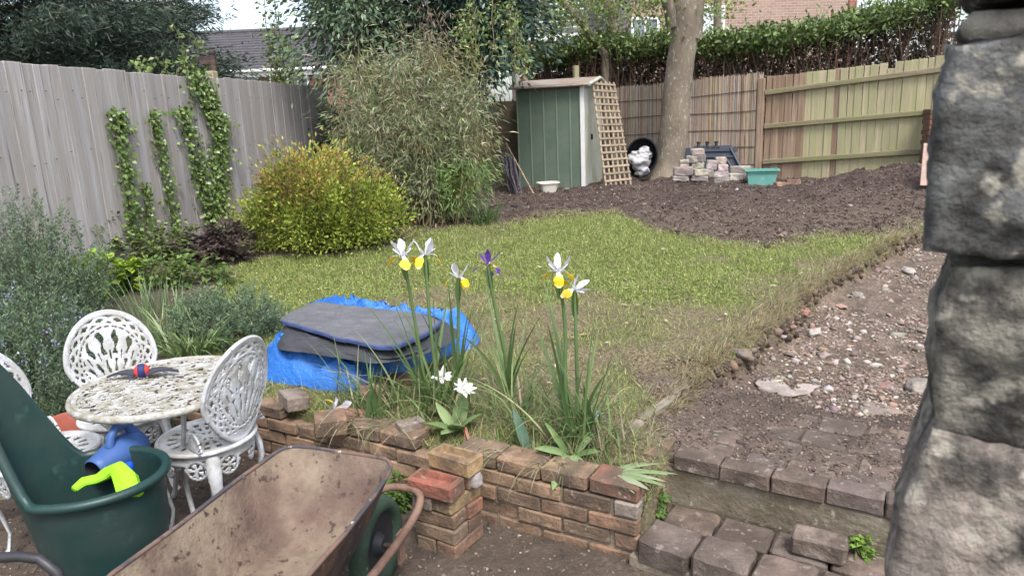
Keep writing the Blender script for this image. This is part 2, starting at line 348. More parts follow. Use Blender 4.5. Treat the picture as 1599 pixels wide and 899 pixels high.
# ------------------------------------------------------------------ vectorised foliage
def leafmesh(name, P, D, L, W, C, mat=LEAF, fold=.2, droop=.0, flat=None):
    """one folded four-point leaf per point; flat = preferred leaf normal"""
    n = len(P); D = D/np.linalg.norm(D, axis=1, keepdims=True)
    ref = rng.normal(size=(n, 3)) if flat is None else np.broadcast_to(flat, (n, 3))+.35*rng.normal(size=(n, 3))
    S = np.cross(D, ref); S /= np.linalg.norm(S, axis=1, keepdims=True)+1e-9; N = np.cross(S, D)
    L = np.broadcast_to(L, n)[:, None]; W = np.broadcast_to(W, n)[:, None]
    mid = P+D*L*.45; tip = P+D*L-np.array([0, 0, 1])*droop*L
    V = np.stack([P, mid+S*W*.5+N*W*fold, tip, mid-S*W*.5+N*W*fold], 1).reshape(-1, 3)
    i = np.arange(n)[:, None]*4; T = np.concatenate([i+[0, 1, 2], i+[0, 2, 3]])
    return npmesh(name, V, [T], mat, np.repeat(C, 4, 0))
def ribbons(name, P, az, L, W, lean, bend, C, seg=4, mat=LEAF, tipc=None, taper=.6):
    n = len(P); L = np.broadcast_to(L, n); W = np.broadcast_to(W, n); lean = np.broadcast_to(lean, n); bend = np.broadcast_to(bend, n)
    hd = np.stack([np.cos(az), np.sin(az), 0*az], 1); sd = np.stack([-np.sin(az), np.cos(az), 0*az], 1)
    tw = rng.uniform(-.6, .6, n)[:, None]; sd = sd*np.cos(tw)+hd*np.sin(tw)
    cur = P.copy(); rows = []
    for k in range(seg+1):
        t = k/seg; wd = W*(1-t**(1/taper)*.97)*(.75+.25*min(1, t*4))
        rows.append(np.stack([cur-sd*wd[:, None]*.5, cur+sd*wd[:, None]*.5], 1))
        a = lean+bend*(t+.5/seg); cur = cur+(L/seg)[:, None]*(hd*np.sin(a)[:, None]+np.array([0, 0, 1.])*np.cos(a)[:, None])
    V = np.stack(rows, 1).reshape(-1, 3); b = np.arange(n)[:, None]*(2*(seg+1))
    Q = np.concatenate([b+[2*k, 2*k+1, 2*k+3, 2*k+2] for k in range(seg)])
    CC = np.repeat(C[:, None, :], 2*(seg+1), 1)
    if tipc is not None:
        tt = np.repeat(np.linspace(0, 1, seg+1), 2)[None, :, None]**2; CC = CC*(1-tt)+np.asarray(tipc)*tt
    return npmesh(name, V, [Q], mat, CC.reshape(-1, 3))
def palette(n, cols, wts=None, jit=.18):
    cols = np.array(cols, float); k = rng.choice(len(cols), n, p=wts); c = cols[k]
    return np.clip(c*(1+jit*rng.normal(size=(n, 1)))*(1+.06*rng.normal(size=(n, 3))), .004, .95)
def sphdir(n):
    v = rng.normal(size=(n, 3)); return v/np.linalg.norm(v, axis=1, keepdims=True)
def clumpcloud(n, nclump, rad, cr, shell=.55, seed=0, lump=.25, zmin=-1e9):
    """points of leaf clumps through an ellipsoid; returns points, outward directions"""
    d = sphdir(nclump); r = rng.uniform(shell, 1, nclump)
    r = r*(1+lump*np.array([mn.noise(Vector(q)*2.2+Vector((seed, 0, 0))) for q in d]))
    c = d*r[:, None]*np.array(rad); k = rng.integers(0, nclump, n)
    o = rng.normal(size=(n, 3))*cr*.5; P = c[k]+o; D = d[k]+.9*o/(cr*.5+1e-6)*.6+.4*rng.normal(size=(n, 3))
    ok = P[:, 2] > zmin; return P[ok], D[ok]
def twigs(name, segs, mat=TWIG, col=(.12, .085, .06), n=5):
    """segs: list of (points, r0, r1)"""
    g = Geo()
    for P, r0, r1 in segs: g.tube(P, list(np.linspace(r0, r1, len(P))), n, cap=False)
    V = np.array(g.v); q = np.array(g.f)
    return npmesh(name, V, [q], mat, np.tile(np.array(col), (len(V), 1))*(1+.2*rng.normal(size=(len(V), 1))), True)
def wob(a, b, n=6, j=.05):
    a = np.array(a, float); b = np.array(b, float); t = np.linspace(0, 1, n)[:, None]
    P = a+(b-a)*t; P[1:-1] += rng.normal(size=(n-2, 3))*j; return list(P)

# ================================================================== LARGE STRUCTURE
# ------------------------------------------------------------------ left boundary fence
FA = np.array([-4.07, 6.07]); FD = unit([1.20, 5.93]); FN = np.array([FD[1], -FD[0]])       # FN points into the garden
def onfence(px, py, off=.03):
    d = ray(px, py); o = FA+FN*off; t = ((o-EYE[:2])@FN)/(d[:2]@FN); return EYE+d*t
board_me = [boxmesh('fence_board', .15, .018, 1.0, GREYWOOD, bev=.003, jit=.0015, seed=i) for i in range(4)]
def left_fence(s0, s1, ztop, label):
    a = FA+FD*s0; root = thing('closeboard_fence', label, 'fence', (a[0], a[1], 0), math.atan2(FD[1], FD[0]), 'grey closeboard fence panels')
    n = int(round((s1-s0)/.138)); st = (s1-s0)/n
    for i in range(n):
        x = (i+.5)*st; q = a+FD*x; zb = H(*(q+FN*.15))-.06; zt = ztop+rng.normal()*.006
        o = put('board', random.choice(board_me), root, (x, -.007*(i % 2)+rng.normal()*.001, zb), (0, rng.normal()*.004, rng.normal()*.012+.0), scale=(rng.uniform(.95, 1.12), 1, zt-zb))
    for zz in (.95, 1.6, 2.2):
        g = Geo(); g.box(((s1-s0)/2, .06, zz), (s1-s0, .04, .08)); g.obj('rail', RAILWOOD, root, False)
    nails = Geo()
    for i in range(n):
        for zz in (1.0, 1.62, 2.2):
            if rng.random() < .7: nails.box(((i+.5)*st+rng.uniform(-.03, .03), -.03, zz+rng.normal()*.035), (.007, .012, .007))
    tag(nails.obj('nail_heads', DARKSTEEL, root, False), kind='stuff')
    return root
left_fence(-2.6, 2.93, 2.435, 'tall grey weathered timber fence with ivy strands climbing its boards')
left_fence(3.02, 6.05, 2.445, 'grey timber fence panel behind the yellow bush and house roof')
def post(px, ptop, y, w_, label, mat=FENCEWOOD, zb=.4, cat='fence post'):
    q = PY(px, ptop, y); me = boxmesh('wooden_post', w_, w_, q[2]-zb, mat, bev=.006, jit=.003, seed=int(px))
    return tag(put('wooden_post', me, None, (q[0], q[1], zb), (0, 0, .3)), label, cat)
q = FA+FD*2.975; zz = PY(325, 112, 9.05)[2]
tag(put('wooden_post', boxmesh('wooden_post', .12, .10, zz-.3, FENCEWOOD, .008, .003), None, (q[0]-.05, q[1]+.03, .3), (0, 0, math.atan2(FD[1], FD[0]))), 'pale wooden post rising above the grey fence beside the ivy', 'fence post', 'fence posts')
g = Geo(); g.box((0, 0, .5), (.07, .05, 1.0)); g.box((-.06, 0, .93), (.2, .06, .1)); g.box((0, 0, 1.02), (.09, .07, .03)); q = PY(337, 132, 9.6)
tag(g.obj('metal_bracket', DARKSTEEL, None, False, loc=(q[0], q[1], q[2]-.63)), 'dark metal bracket post poking up behind the fence top', 'bracket')
post(807, 116, 13.6, .09, 'thin grey post at the rear left of the green shed', GREYWOOD)['group'] = 'fence posts'
post(820, 113, 13.8, .09, 'weathered post just above the shed roof eave', BROWNWOOD)['group'] = 'fence posts'
post(899, 103, 14.3, .1, 'greenish square post standing above the shed ridge', FENCEWOOD)['group'] = 'fence posts'

# ------------------------------------------------------------------ back fence (boards, rails) and reed screen
BA = np.array(PY(1194, 200, 12.35)[:2]); BB = np.array(PY(1478, 200, 10.75)[:2]); BD = unit(BB-BA); BL = np.linalg.norm(BB-BA); BN = np.array([BD[1], -BD[0]])
bang = math.atan2(BD[1], BD[0])
root = thing('closeboard_fence', 'brown timber fence with three rails and green algae on its boards', 'fence', (BA[0], BA[1], 0), bang)
bz = lambda px, py, y: PY(px, py, y)[2]
topA, topB = bz(1194, 121, 12.35), bz(1478, 87, 10.75)
bb = [boxmesh('fence_board', .115, .018, 1.0, FENCEWOOD, bev=.003, jit=.0015, seed=i+9) for i in range(3)]
bw = boxmesh('fence_board', .115, .018, 1.0, BROWNWOOD, bev=.003, jit=.0015, seed=19)
nb = int(BL/.107)+6
for i in range(nb):
    x = (i+.5)*.107; q = BA+BD*x; zb = H(*(q+BN*.2))-.08; zt = topA+(topB-topA)*x/BL+rng.normal()*.006
    if i == 17: zt -= .09
    put('board', bw if (i < 6 or rng.random() < .12) else bb[i % 3], root, (x, rng.normal()*.003-.008*(i % 2), zb), (0, rng.normal()*.005, .05), scale=(.98, 1, zt-zb))
for (ya, yb) in ((143, 104), (196, 171), (251, 232)):
    za, zb = bz(1194, ya, 12.3), bz(1478, yb, 10.7); LL = nb*.107
    me = boxmesh('rail', LL, .045, .075, RAILWOOD, bev=.006, jit=.003, cuts=6, seed=ya)
    put('rail', me, root, (LL/2, -.045, (za+zb)/2-.04), (0, -math.atan2(zb-za, BL), 0))
p0 = np.array([-.03, 0]); me = boxmesh('post', .1, .1, 1.75, BROWNWOOD, .006, .003); put('post', me, root, (-.06, -.06, .55))
# reed screen along the same line to the left
RA = np.array(PY(958, 200, 14.25)[:2]); RB = BA-BD*.02; RL = np.linalg.norm(RB-RA); RD = unit(RB-RA); rang = math.atan2(RD[1], RD[0])
root = thing('reed_screen', 'split reed screening roll fixed along the back fence behind the tree', 'screen', (RA[0], RA[1], 0), rang)
nr = 430; xs = np.linspace(0, RL, nr)+rng.normal(size=nr)*.002; V = []; Fq = []; Cc = []
tA, tB = bz(958, 139, 14.25), bz(1194, 114, 12.4)
for i, x in enumerate(xs):
    zt = tA+(tB-tA)*x/RL+.035*mn.noise(Vector((x*1.7, 0, 0)))+rng.normal()*.018; r_ = rng.uniform(.0045, .0095)
    ln = rng.normal()*.012; c = palette(1, [(.34, .26, .19), (.40, .31, .24), (.24, .17, .12), (.40, .37, .34), (.30, .20, .13)], [.35, .25, .15, .15, .1])[0]
    for k, z in enumerate((.35, zt)):
        for a in range(5):
            th = 2*pi*a/5; V.append((x+r_*math.cos(th)+ln*k, -.07+r_*math.sin(th)+.012*math.sin(x*4), z)); Cc.append(c)
    b = i*10; Fq += [(b+a, b+(a+1) % 5, b+5+(a+1) % 5, b+5+a) for a in range(5)]
tag(put('reeds', npmesh('reeds', np.array(V), [np.array(Fq)], REED, np.array(Cc), True), root), kind='stuff')
g = Geo(); g.box((RL/2, -.02, 1.2), (RL, .03, 1.5)); g.obj('backing_board', BROWNWOOD, root, False)
for zf_ in (.14, .31, .48, .66, .84):
    g = Geo(); P = []
    for k in range(24):
        x = RL*k/23; zt = tA+(tB-tA)*x/RL; P.append((x, -.083+.012*math.sin(x*4), .62+(zt-.62)*zf_+.012*math.sin(x*2.1+zf_*9)))
    g.tube(P, .005, 4); g.obj('binding_wire', DARKSTEEL, root)

# ------------------------------------------------------------------ rendered wall behind the bamboo
a = PY(700, 290, 12.7); b = PY(812, 290, 13.0); zt = PY(790, 158, 12.9)[2]
me = boxmesh('rendered_wall', np.linalg.norm(b[:2]-a[:2]), .22, zt-.4, RENDER, .015, .006, 3)
tag(put('rendered_wall', me, None, ((a[0]+b[0])/2, (a[1]+b[1])/2, .4), (0, 0, math.atan2(b[1]-a[1], b[0]-a[0]))), 'stained brown rendered wall between the bamboo and green shed', 'wall')

# ------------------------------------------------------------------ houses
def window(root, x, z, w_, h_, y=-.03, mull=1, curtain=False, trans=None):
    fr = Geo(); t = .07
    for (cx, cz, sx, sz) in ((0, h_/2-t/2, w_, t), (0, -h_/2+t/2, w_, t), (-w_/2+t/2, 0, t, h_-2*t), (w_/2-t/2, 0, t, h_-2*t)): fr.box((cx, 0, cz), (sx, .08, sz))
    for k in range(mull): fr.box((-w_/2+w_*(k+1)/(mull+1), 0, 0), (t*.8, .07, h_-2*t))
    f = fr.obj('window', UPVC, root, False, loc=(x, y, z))
    pg = Geo(); pg.box((0, .02, 0), (w_-t, .02, h_-t)); pg.obj('pane', CURTAIN if curtain else GLASS, f, False)
    s = Geo(); s.box((0, -.05, -h_/2-.03), (w_+.12, .16, .05)); s.obj('sill', UPVC, f, False)
# left house: brick wall, tiled roof, gutter
yl = 28.; eL, eR = PY(120, 110, yl), PY(640, 110, yl); ze = PY(400, 112, yl)[2]; L_ = eR[0]-eL[0]
root = thing('brick_house', 'red brick house with grey tiled roof behind the left fence', 'house', (eL[0], yl, 0))
g = Geo(); g.box((L_/2, 3, ze/2), (L_, 6, ze)); g.obj('wall', HB_L, root, False)
zr = PY(400, 50, 31)[2]; roof = None; nc = 15; run = 3.25; rise = zr-ze
g = Geo(); sl_ = math.atan2(rise, run)
for k in range(nc):
    t0, t1 = k/nc, (k+1.12)/nc
    y0, z0, y1, z1 = -.25+run*t0, ze+rise*t0+.05, -.25+run*t1, ze+rise*t1-.01
    n0 = len(g.v); x0, x1 = -.3, L_+.3
    g.add([(x0, y0, z0), (x1, y0, z0), (x1, y1, z1), (x0, y1, z1), (x0, y0, z0-.07), (x1, y0, z0-.07)], [(0, 1, 2, 3), (4, 5, 1, 0)])
g.add([(-.3, run-.25, zr), (L_+.3, run-.25, zr), (L_+.3, 6.5, ze), (-.3, 6.5, ze)], [(0, 1, 2, 3)])
roof = g.obj('roof', TILE, root, False)
g = Geo(); g.tube([(-.3, run-.25, zr+.02), (L_+.3, run-.25, zr+.02)], .1, 8); g.obj('ridge', TILE, roof)
g = Geo(); g.box((L_/2, -.2, ze-.1), (L_+.6, .05, .22)); g.obj('fascia', UPVC, root, False)
g = Geo(); g.tube([(-.3, -.3, ze+.0), (L_+.3, -.3, ze+.0)], .065, 8); g.obj('gutter', UPVC, root)
xp = PY(423, 120, yl)[0]-eL[0]; g = Geo(); g.tube([(xp, -.1, ze-.05), (xp, -.1, 0)], .05, 8); g.obj('downpipe', UPVC, root)
for pl, pr in ((374, 404), (448, 482), (250, 290)):
    A, B = PY(pl, 119, yl), PY(pr, 119, yl); window(root, (A[0]+B[0])/2-eL[0], A[2]-.62, B[0]-A[0], 1.2, mull=1)
# right house
yr = 22.; A, B = PY(985, 40, yr), PY(1362, 40, yr); L_ = B[0]-A[0]; zt = 8.
root = thing('brick_house', 'long brown brick house with white windows above the laurel hedge', 'house', (A[0], yr, 0), .12)
ca, sa = math.cos(.12), math.sin(.12)
g = Geo(); g.box((L_/2, 3, zt/2), (L_, 6, zt)); g.obj('wall', HB_R, root, False)
g = Geo(); g.box((L_/2, -.02, 5.55), (L_-.1, .06, .22)); g.obj('soldier_course', HB_RED, root, False)
g = Geo(); g.tube([(L_-.05, -.08, 0), (L_-.05, -.08, zt)], .06, 8); g.obj('downpipe', UPVC, root)
g = Geo(); g.box((L_-.2, -.02, zt/2), (.24, .06, zt)); g.obj('corner_bricks', HB_RED, root, False)
g = Geo(); g.add([(-.3, -.4, zt), (L_+.3, -.4, zt), (L_+.3, 3, zt+2.4), (-.3, 3, zt+2.4), (L_+.3, 6.4, zt), (-.3, 6.4, zt)], [(0, 1, 2, 3), (3, 2, 4, 5)]); g.obj('roof', TILE, root, False)
for pl, pr, pt, pb, cu in ((1092, 1136, 8, 62, True), (985, 1030, 28, 75, False), (1215, 1260, -120, -60, False)):
    a, b = PY(pl, pt, yr), PY(pr, pb, yr); window(root, (a[0]+b[0])/2-A[0], (a[2]+b[2])/2, b[0]-a[0], a[2]-b[2], mull=1, curtain=cu)
# low wing left of it with a roof and fascia
A2, B2 = PY(800, 66, 24), PY(990, 60, 24); L2 = B2[0]-A2[0]; zw = PY(860, 57, 24)[2]
root = thing('house_wing', 'lower brick wing with sloping grey roof seen through tree branches', 'house', (A2[0], 24., 0))
g = Geo(); g.box((L2/2, 3, zw/2), (L2, 6, zw)); g.obj('wall', HB_RED, root, False)
g = Geo()
for k in range(10):
    t0, t1 = k/10, (k+1.1)/10; g.add([(-.3, -.3+3*t0, zw+2.2*t0+.06), (L2-.2, -.3+3*t0, zw+2.2*t0+.06), (L2-.2, -.3+3*t1, zw+2.2*t1), (-.3, -.3+3*t1, zw+2.2*t1)], [(0, 1, 2, 3)])
g.obj('roof', TILE, root, False)
g = Geo(); g.box((L2/2, -.25, zw-.05), (L2, .06, .24)); g.obj('fascia', UPVC, root, False)
window(root, 1.0, zw-.75, 1.5, .8, mull=2)

# ------------------------------------------------------------------ brick retaining wall, bricks one by one
CB = {'tan': (.42, .275, .175), 'brown': (.345, .215, .14), 'red': (.28, .125, .085), 'dull': (.28, .195, .135), 'yellow': (.44, .315, .15), 'orange': (.42, .24, .15), 'grey': (.36, .30, .255), 'pink': (.42, .235, .165)}
bricks = [boxmesh('brick', .215, .102, .065, BRICK, bev=.006, jit=.0032, cuts=2, seed=i) for i in range(6)]
halves = [boxmesh('brick', .102, .102, .065, BRICK, bev=.006, jit=.0032, cuts=2, seed=i+20) for i in range(3)]
wu_ang = math.atan2(WU[1], WU[0])
root = thing('brick_retaining_wall', 'low old brick retaining wall holding up the iris bed', 'wall', (WC[0], WC[1], 0), wu_ang)
# local x runs left along the wall; local +y points towards the viewer, so the bank is at -y
WLEN = 4.9; keys = ['tan', 'brown', 'brown', 'dull', 'tan', 'red', 'orange', 'grey']
def wall_h(x): return 4
for c in range(5):
    z = -.03+c*.0735-.0 if c == 0 else -.03+c*.0735
    x = .004 if c % 2 == 0 else -.1
    while x < WLEN:
        skip = False
        if c == 4 and not (.0 <= x < .72 or .98 < x < 1.55 or x > 1.9): skip = True
        if x < 0:
            if not skip: put('brick', random.choice(halves), root, (.053, -.055+rng.normal()*.002, z), (0, 0, rng.normal()*.01), CB[random.choice(keys)])
        elif not skip:
            col = CB[random.choice(keys[:5] if rng.random() < .75 else keys)]
            put('brick', random.choice(bricks), root, (x+.1075, -.053-(.028 if c == 4 else 0)+rng.normal()*.0035, z+rng.normal()*.0015), (rng.normal()*.008, rng.normal()*.008, rng.normal()*.012), col, (1, 1.5, 1) if c == 4 else None)
        x += .225
g = Geo(); g.box((WLEN/2, -.058, .115), (WLEN-.03, .082, .27)); g.obj('mortar', MORTAR, root, False)
# return of the wall running back from its corner
r2 = thing('brick_return_wall', 'short brick return at the step end of the iris bed', 'wall', (WC[0]+WN[0]*.1, WC[1]+WN[1]*.1, 0), math.atan2(WN[1], WN[0]))
for c in range(5):
    z = -.03+c*.0735
    for k, x in enumerate((.02, .235) if c % 2 == 0 else (.02+.1, .30)):
        if c == 4 and k == 0: continue
        put('brick', bricks[(c+k) % 6] if not (c % 2 and k) else halves[c % 3], r2, (x+.1, .052, z), (0, 0, rng.normal()*.012), CB[random.choice(keys[:5])])
g = Geo(); g.box((.2, .055, .11), (.37, .08, .27)); g.obj('mortar', MORTAR, r2, False)

# ------------------------------------------------------------------ steps
ru_ang = math.atan2(RU[1], RU[0])
root = thing('garden_steps', 'two muddy garden steps with a concrete riser and paver treads', 'steps', (RC[0], RC[1], 0), ru_ang)
bm = boxmesh('riser', 1.5, .09, .27, CONC, .008, .006, 6, 3); put('riser', bm, root, (.73, .045, 0))
pav = [boxmesh('paver', .205, .10, .075, PAVER, .007, .004, 2, i+40) for i in range(4)]
pavL = [boxmesh('paver', .205, .17, .10, PAVER, .012, .006, 2, i+50) for i in range(4)]
pc = [(.21, .155, .125), (.17, .125, .10), (.25, .18, .14), (.16, .125, .11), (.2, .16, .135)]
for i in range(8):      # nosing course on the riser
    put('paver', pav[i % 4], root, (.125+i*.208, .035+rng.normal()*.004, .272), (rng.normal()*.01, rng.normal()*.01, rng.normal()*.02), pc[i % 5])
for r in range(4):      # landing behind it, sunk in soil
    for i in range(7):
        put('paver', pavL[(i+r) % 4], root, (.13+i*.213+.05*(r % 2)+rng.normal()*.004, .185+r*.18, .198+rng.normal()*.002), (rng.normal()*.008, rng.normal()*.008, rng.normal()*.015), pc[(i*3+r) % 5])
for i in range(7):      # lower tread: back row flat, front row of blocks
    put('paver', pavL[i % 4], root, (.14+i*.222, -.10+rng.normal()*.003, .015), (rng.normal()*.012, rng.normal()*.012, rng.normal()*.02), pc[(i+2) % 5], (1.03, 1, 1))
for i in range(7):
    put('paver', pavL[(i+1) % 4], root, (.112+i*.225, -.30+rng.normal()*.006, .012+rng.normal()*.004), (rng.normal()*.02, rng.normal()*.02, rng.normal()*.03), pc[(i+3) % 5], (1.03, 1.12, 1.15))
g = Geo(); g.box((.75, -.2, .0), (1.55, .36, .09)); g.obj('bedding', MORTAR, root, False)
q = PZ(1278, 862, .125); tag(put('loose_paver', boxmesh('loose_paver', .2, .105, .085, PAVER, .012, .006, 2, 77), None, (q[0], q[1], .118), (0, .02, ru_ang+.05), (.29, .225, .185)), 'loose grey brick resting on the lower step beside the weed', 'brick')

# ------------------------------------------------------------------ foreground stone pier
root = thing('stone_pier', 'rough stacked stone pier close by on the right edge', 'pier', (.438, .72, 0), -.58)
def roughstone(name, sx, sy, sz, seed, jit, rnd=.35):
    bm = bmesh.new(); bmesh.ops.create_cube(bm, size=2); bmesh.ops.subdivide_edges(bm, edges=bm.edges[:], cuts=26, use_grid_fill=True)
    for v in bm.verts:
        c = v.co.copy(); s = c.normalized()*max(abs(c.x), abs(c.y), abs(c.z)); c = c*(1-rnd)+s*rnd*1.12
        p = Vector((c.x*sx/2, c.y*sy/2, c.z*sz/2)); o = Vector((seed*3.1, seed*1.7, 0))
        d = mn.noise(p*7+o)*jit+abs(mn.noise(p*17+o))*jit*.9+abs(mn.noise(p*48+o))*jit*.45+mn.noise(p*120+o)*jit*.2
        v.co = p+c.normalized()*d
    return bmmesh(name, bm, STONE, True)
ed = lambda px, py: PY(px, py, .72)
for i, (pl, p0, p1, col, j, dy, rd) in enumerate(((1488, -75, 12, (.055, .05, .045), .008, -.01, .3), (1481, 6, 72, (.36, .32, .27), .006, .02, .22), (1449, 58, 397, (.25, .25, .24), .013, -.012, .11),
        (1452, 402, 694, (.34, .31, .255), .013, -.000, .16), (1402, 672, 990, (.40, .335, .285), .014, -.02, .14), (1470, -330, -80, (.2, .2, .19), .012, 0, .2))):
    a, b = ed(pl, p0), ed(pl, p1); h = a[2]-b[2]-.013; x0 = (min(a[0], b[0])-.425)*.7
    if i == 4: x0 = (ed(1386, 800)[0]-.425)*.7
    me = roughstone('stone', .36, .3, h, i+1, j, rd); put('stone', me, root, (x0+.18, .15+dy, (a[2]+b[2])/2), (0, .10 if i == 4 else 0, rng.normal()*.02), col)
zb = ed(1441, 985)[2]
for k in range(3): put('stone', roughstone('stone', .38, .3, .36, 20+k, .012, .2), root, (.22, .15, zb-.17-.36*k), (0, 0, 0), [(.2, .19, .18), (.3, .26, .22), (.16, .16, .16)][k])
g = Geo(); g.box((.2, .17, 1.3), (.27, .2, 2.9)); g.obj('mortar', MORTAR, root, False)

# ================================================================== OBJECTS: garden furniture
def pierced(name, mask, ext, n, mapf, th, mat, relief=None):
    """plate cut by mask(u,v); ext=(u0,u1,v0,v1); mapf(u,v,w) -> xyz arrays"""
    u0, u1, v0, v1 = ext; nu, nv = n
    uc = u0+(u1-u0)*(np.arange(nu)+.5)/nu; vc = v0+(v1-v0)*(np.arange(nv)+.5)/nv
    U_, V_ = np.meshgrid(uc, vc, indexing='ij'); m = mask(U_, V_)
    ug = np.linspace(u0, u1, nu+1); vg = np.linspace(v0, v1, nv+1); UG, VG = np.meshgrid(ug, vg, indexing='ij')
    rl = relief(UG, VG) if relief else 0*UG
    Vt = np.concatenate([np.stack(mapf(UG, VG, rl+th/2), -1).reshape(-1, 3), np.stack(mapf(UG, VG, -th/2-rl*.6), -1).reshape(-1, 3)])
    J = np.arange((nu+1)*(nv+1)).reshape(nu+1, nv+1); K = (nu+1)*(nv+1)
    a, b, c, d = J[:-1, :-1], J[1:, :-1], J[1:, 1:], J[:-1, 1:]
    q = [np.stack([a, b, c, d], -1)[m], np.stack([a+K, d+K, c+K, b+K], -1)[m]]
    mp = np.pad(m, 1)
    for (e0, e1, nb_) in ((a, b, mp[1:-1, :-2]), (b, c, mp[2:, 1:-1]), (c, d, mp[1:-1, 2:]), (d, a, mp[:-2, 1:-1])):
        s = m & ~nb_; q.append(np.stack([e1, e0, e0+K, e1+K], -1)[s])
    Q = np.concatenate(q); used, inv = np.unique(Q, return_inverse=True)
    return npmesh(name, Vt[used], [inv.reshape(Q.shape)], mat)
def frac(x): return x-np.floor(x)
def back_mask(u, v):
    a = .205*(1-.22*np.clip((.22-v)/.22, 0, 1)); r = np.sqrt((u/a)**2+((v-.23)/.235)**2); ph = np.arctan2(v-.2, u)
    solid = r < 1
    band = (r > .74) & (r < .91); t = (r-.74)/.17
    d1 = np.abs(frac(ph*8.5/pi+t)-.5); d2 = np.abs(frac(ph*8.5/pi-t)-.5); h1 = band & (d1 > .21) & (d2 > .21) & (v > .05)
    h2 = (r > .655) & (r < .69) & (frac(ph*17/pi) < .6) & (v > .06)
    rr = np.hypot(u, v-.02); al = np.arctan2(u, v-.02); k = np.round(al/.22); de = np.abs(al-k*.22)
    hw = .086-.03*rr+.020*np.sin(rr*75+k*1.3)
    h3 = (r < .61) & (de > hw) & (rr > .10) & (np.abs(rr-.215) > .012)
    h4 = (r < .61) & (de < .013) & (rr > .2) & (rr < .25)
    return solid & ~(h1 | h2 | h3 | h4)
def back_relief(u, v):
    a = .205*(1-.22*np.clip((.22-v)/.22, 0, 1)); r = np.sqrt((u/a)**2+((v-.23)/.235)**2); rr = np.hypot(u, v-.02); al = np.arctan2(u, v-.02)
    k = np.round(al/.22); de = np.abs(al-k*.22)
    return .006*np.exp(-((r-.96)/.04)**2)+.003*np.exp(-((r-.72)/.03)**2)+np.where(r < .6, .005*np.exp(-(de/.05)**2), 0)
backmap = lambda u, v, w: (-.185+.95*u*u-.20*v+w, u+0*v, .425+v)
def seat_mask(u, v):
    r = np.hypot(u, v)/.205; ph = np.arctan2(v, u); k = 18
    h = (r > .34) & (r < .80) & (np.abs(frac(ph*k/2/pi)-.5) < .27) & (np.abs(r-.58) > .035)
    h2 = (r < .26) & (r > .08) & (np.abs(frac(ph*8/2/pi)-.5) < .25)
    return (r < 1) & ~h & ~h2
def apron_mask(p, v):
    s = v > -.028
    for k in range(4):
        for sg in (-1, 1):
            c = pi/4+k*pi/2+sg*.36; dp = (frac((p-c+pi)/(2*pi))*2*pi-pi)*.195; q = np.hypot(dp, v+.072); an = np.arctan2(v+.072, dp)
            s |= (q < .050) & ((q > .037) | (q < .010) | ((q < .032) & (np.abs(frac(an*5/2/pi)-.5) < .26)))
        c = pi/4+k*pi/2; dp = (frac((p-c+pi)/(2*pi))*2*pi-pi)*.195; s |= (np.abs(dp) < .03) & (v > -.14)
        s |= (np.abs(np.abs(dp)-.125) < .03) & (v > -.05)
    return s
CH = dict(
    back=pierced('backrest', back_mask, (-.215, .215, -.015, .475), (100, 112), backmap, .009, WHITE, back_relief),
    seat=pierced('seat', seat_mask, (-.21, .21, -.21, .21), (96, 96), lambda u, v, w: (u, v, .42+w+.0*u-.25*(.04-u*u-v*v)*.3), .012, WHITE),
    apron=pierced('apron', apron_mask, (0, 2*pi, -.145, 0), (200, 26), lambda p, v, w: ((.193+w-.25*v*v*4)*np.cos(p), (.193+w-.25*v*v*4)*np.sin(p), .415+v), .009, WHITE))
g = Geo(); n_ = 40; g.tube([(.205*math.cos(2*pi*k/n_), .205*math.sin(2*pi*k/n_), .42) for k in range(n_+1)], .011, 8, cap=False); CH['rim'] = g.mesh('seat_rim', WHITE)
def egg(n=48, lo=-.30, hi=pi+.30):
    P = []
    for k in range(n+1):
        t = lo+(hi-lo)*k/n; v = .23+.235*math.sin(t); a = .205*(1-.22*min(1, max(0, (.22-v)/.22))); u = a*math.cos(t)
        P.append((-.185+.95*u*u-.20*v, u, .425+v))
    return P
g = Geo(); g.tube(egg(), .0095, 8); CH['brim'] = g.mesh('back_rim', WHITE)
g = Geo(); g.tube([(.192, 0, .40), (.212, 0, .34), (.218, 0, .28), (.196, 0, .19), (.182, 0, .11), (.196, 0, .04), (.222, 0, .006)], [.026, .03, .025, .017, .014, .016, .02], 8, flat=.55); CH['leg'] = g.mesh('leg', WHITE)
# small scallop where the back meets the seat
scal = pierced('arm_scallop', lambda u, v: (v < .085*(1-(u/.075)**2)) & ~((np.abs(frac(np.arctan2(u, v+.02)*4.2)-.5) < .2) & (np.hypot(u, v+.02) > .045) & (np.hypot(u, v+.02) < .085)), (-.08, .08, 0, .09), (44, 26), lambda u, v, w: (u, .0+w, .43+v), .009, WHITE)
def chair(x, y, fx, fy, label):
    c = thing('cast_metal_chair', label, 'garden chair', (x, y, H(x, y)-.004), math.atan2(fy, fx), 'white cast metal chairs round the table')
    put('backrest', CH['back'], c); put('back_rim', CH['brim'], c); put('seat', CH['seat'], c); put('seat_rim', CH['rim'], c); put('apron', CH['apron'], c)
    for k in range(4): put('leg', CH['leg'], c, rot=(0, 0, pi/4+k*pi/2))
    c.scale = (1.03, 1.03, 1.03)
    for s in (-1, 1): put('arm_scallop', scal, c, (-.09, s*.172, 0), (0, 0, s*-.45))
    return c
chair(-1.44, 3.06, -.95, .31, 'white cast metal chair right of the table, seen from behind its pierced back')
chair(-2.02, 3.44, .58, -.81, 'white cast metal chair behind the table with its fan back facing us')
chair(-2.12, 2.95, .99, -.08, 'white cast metal chair mostly hidden behind the green tub')
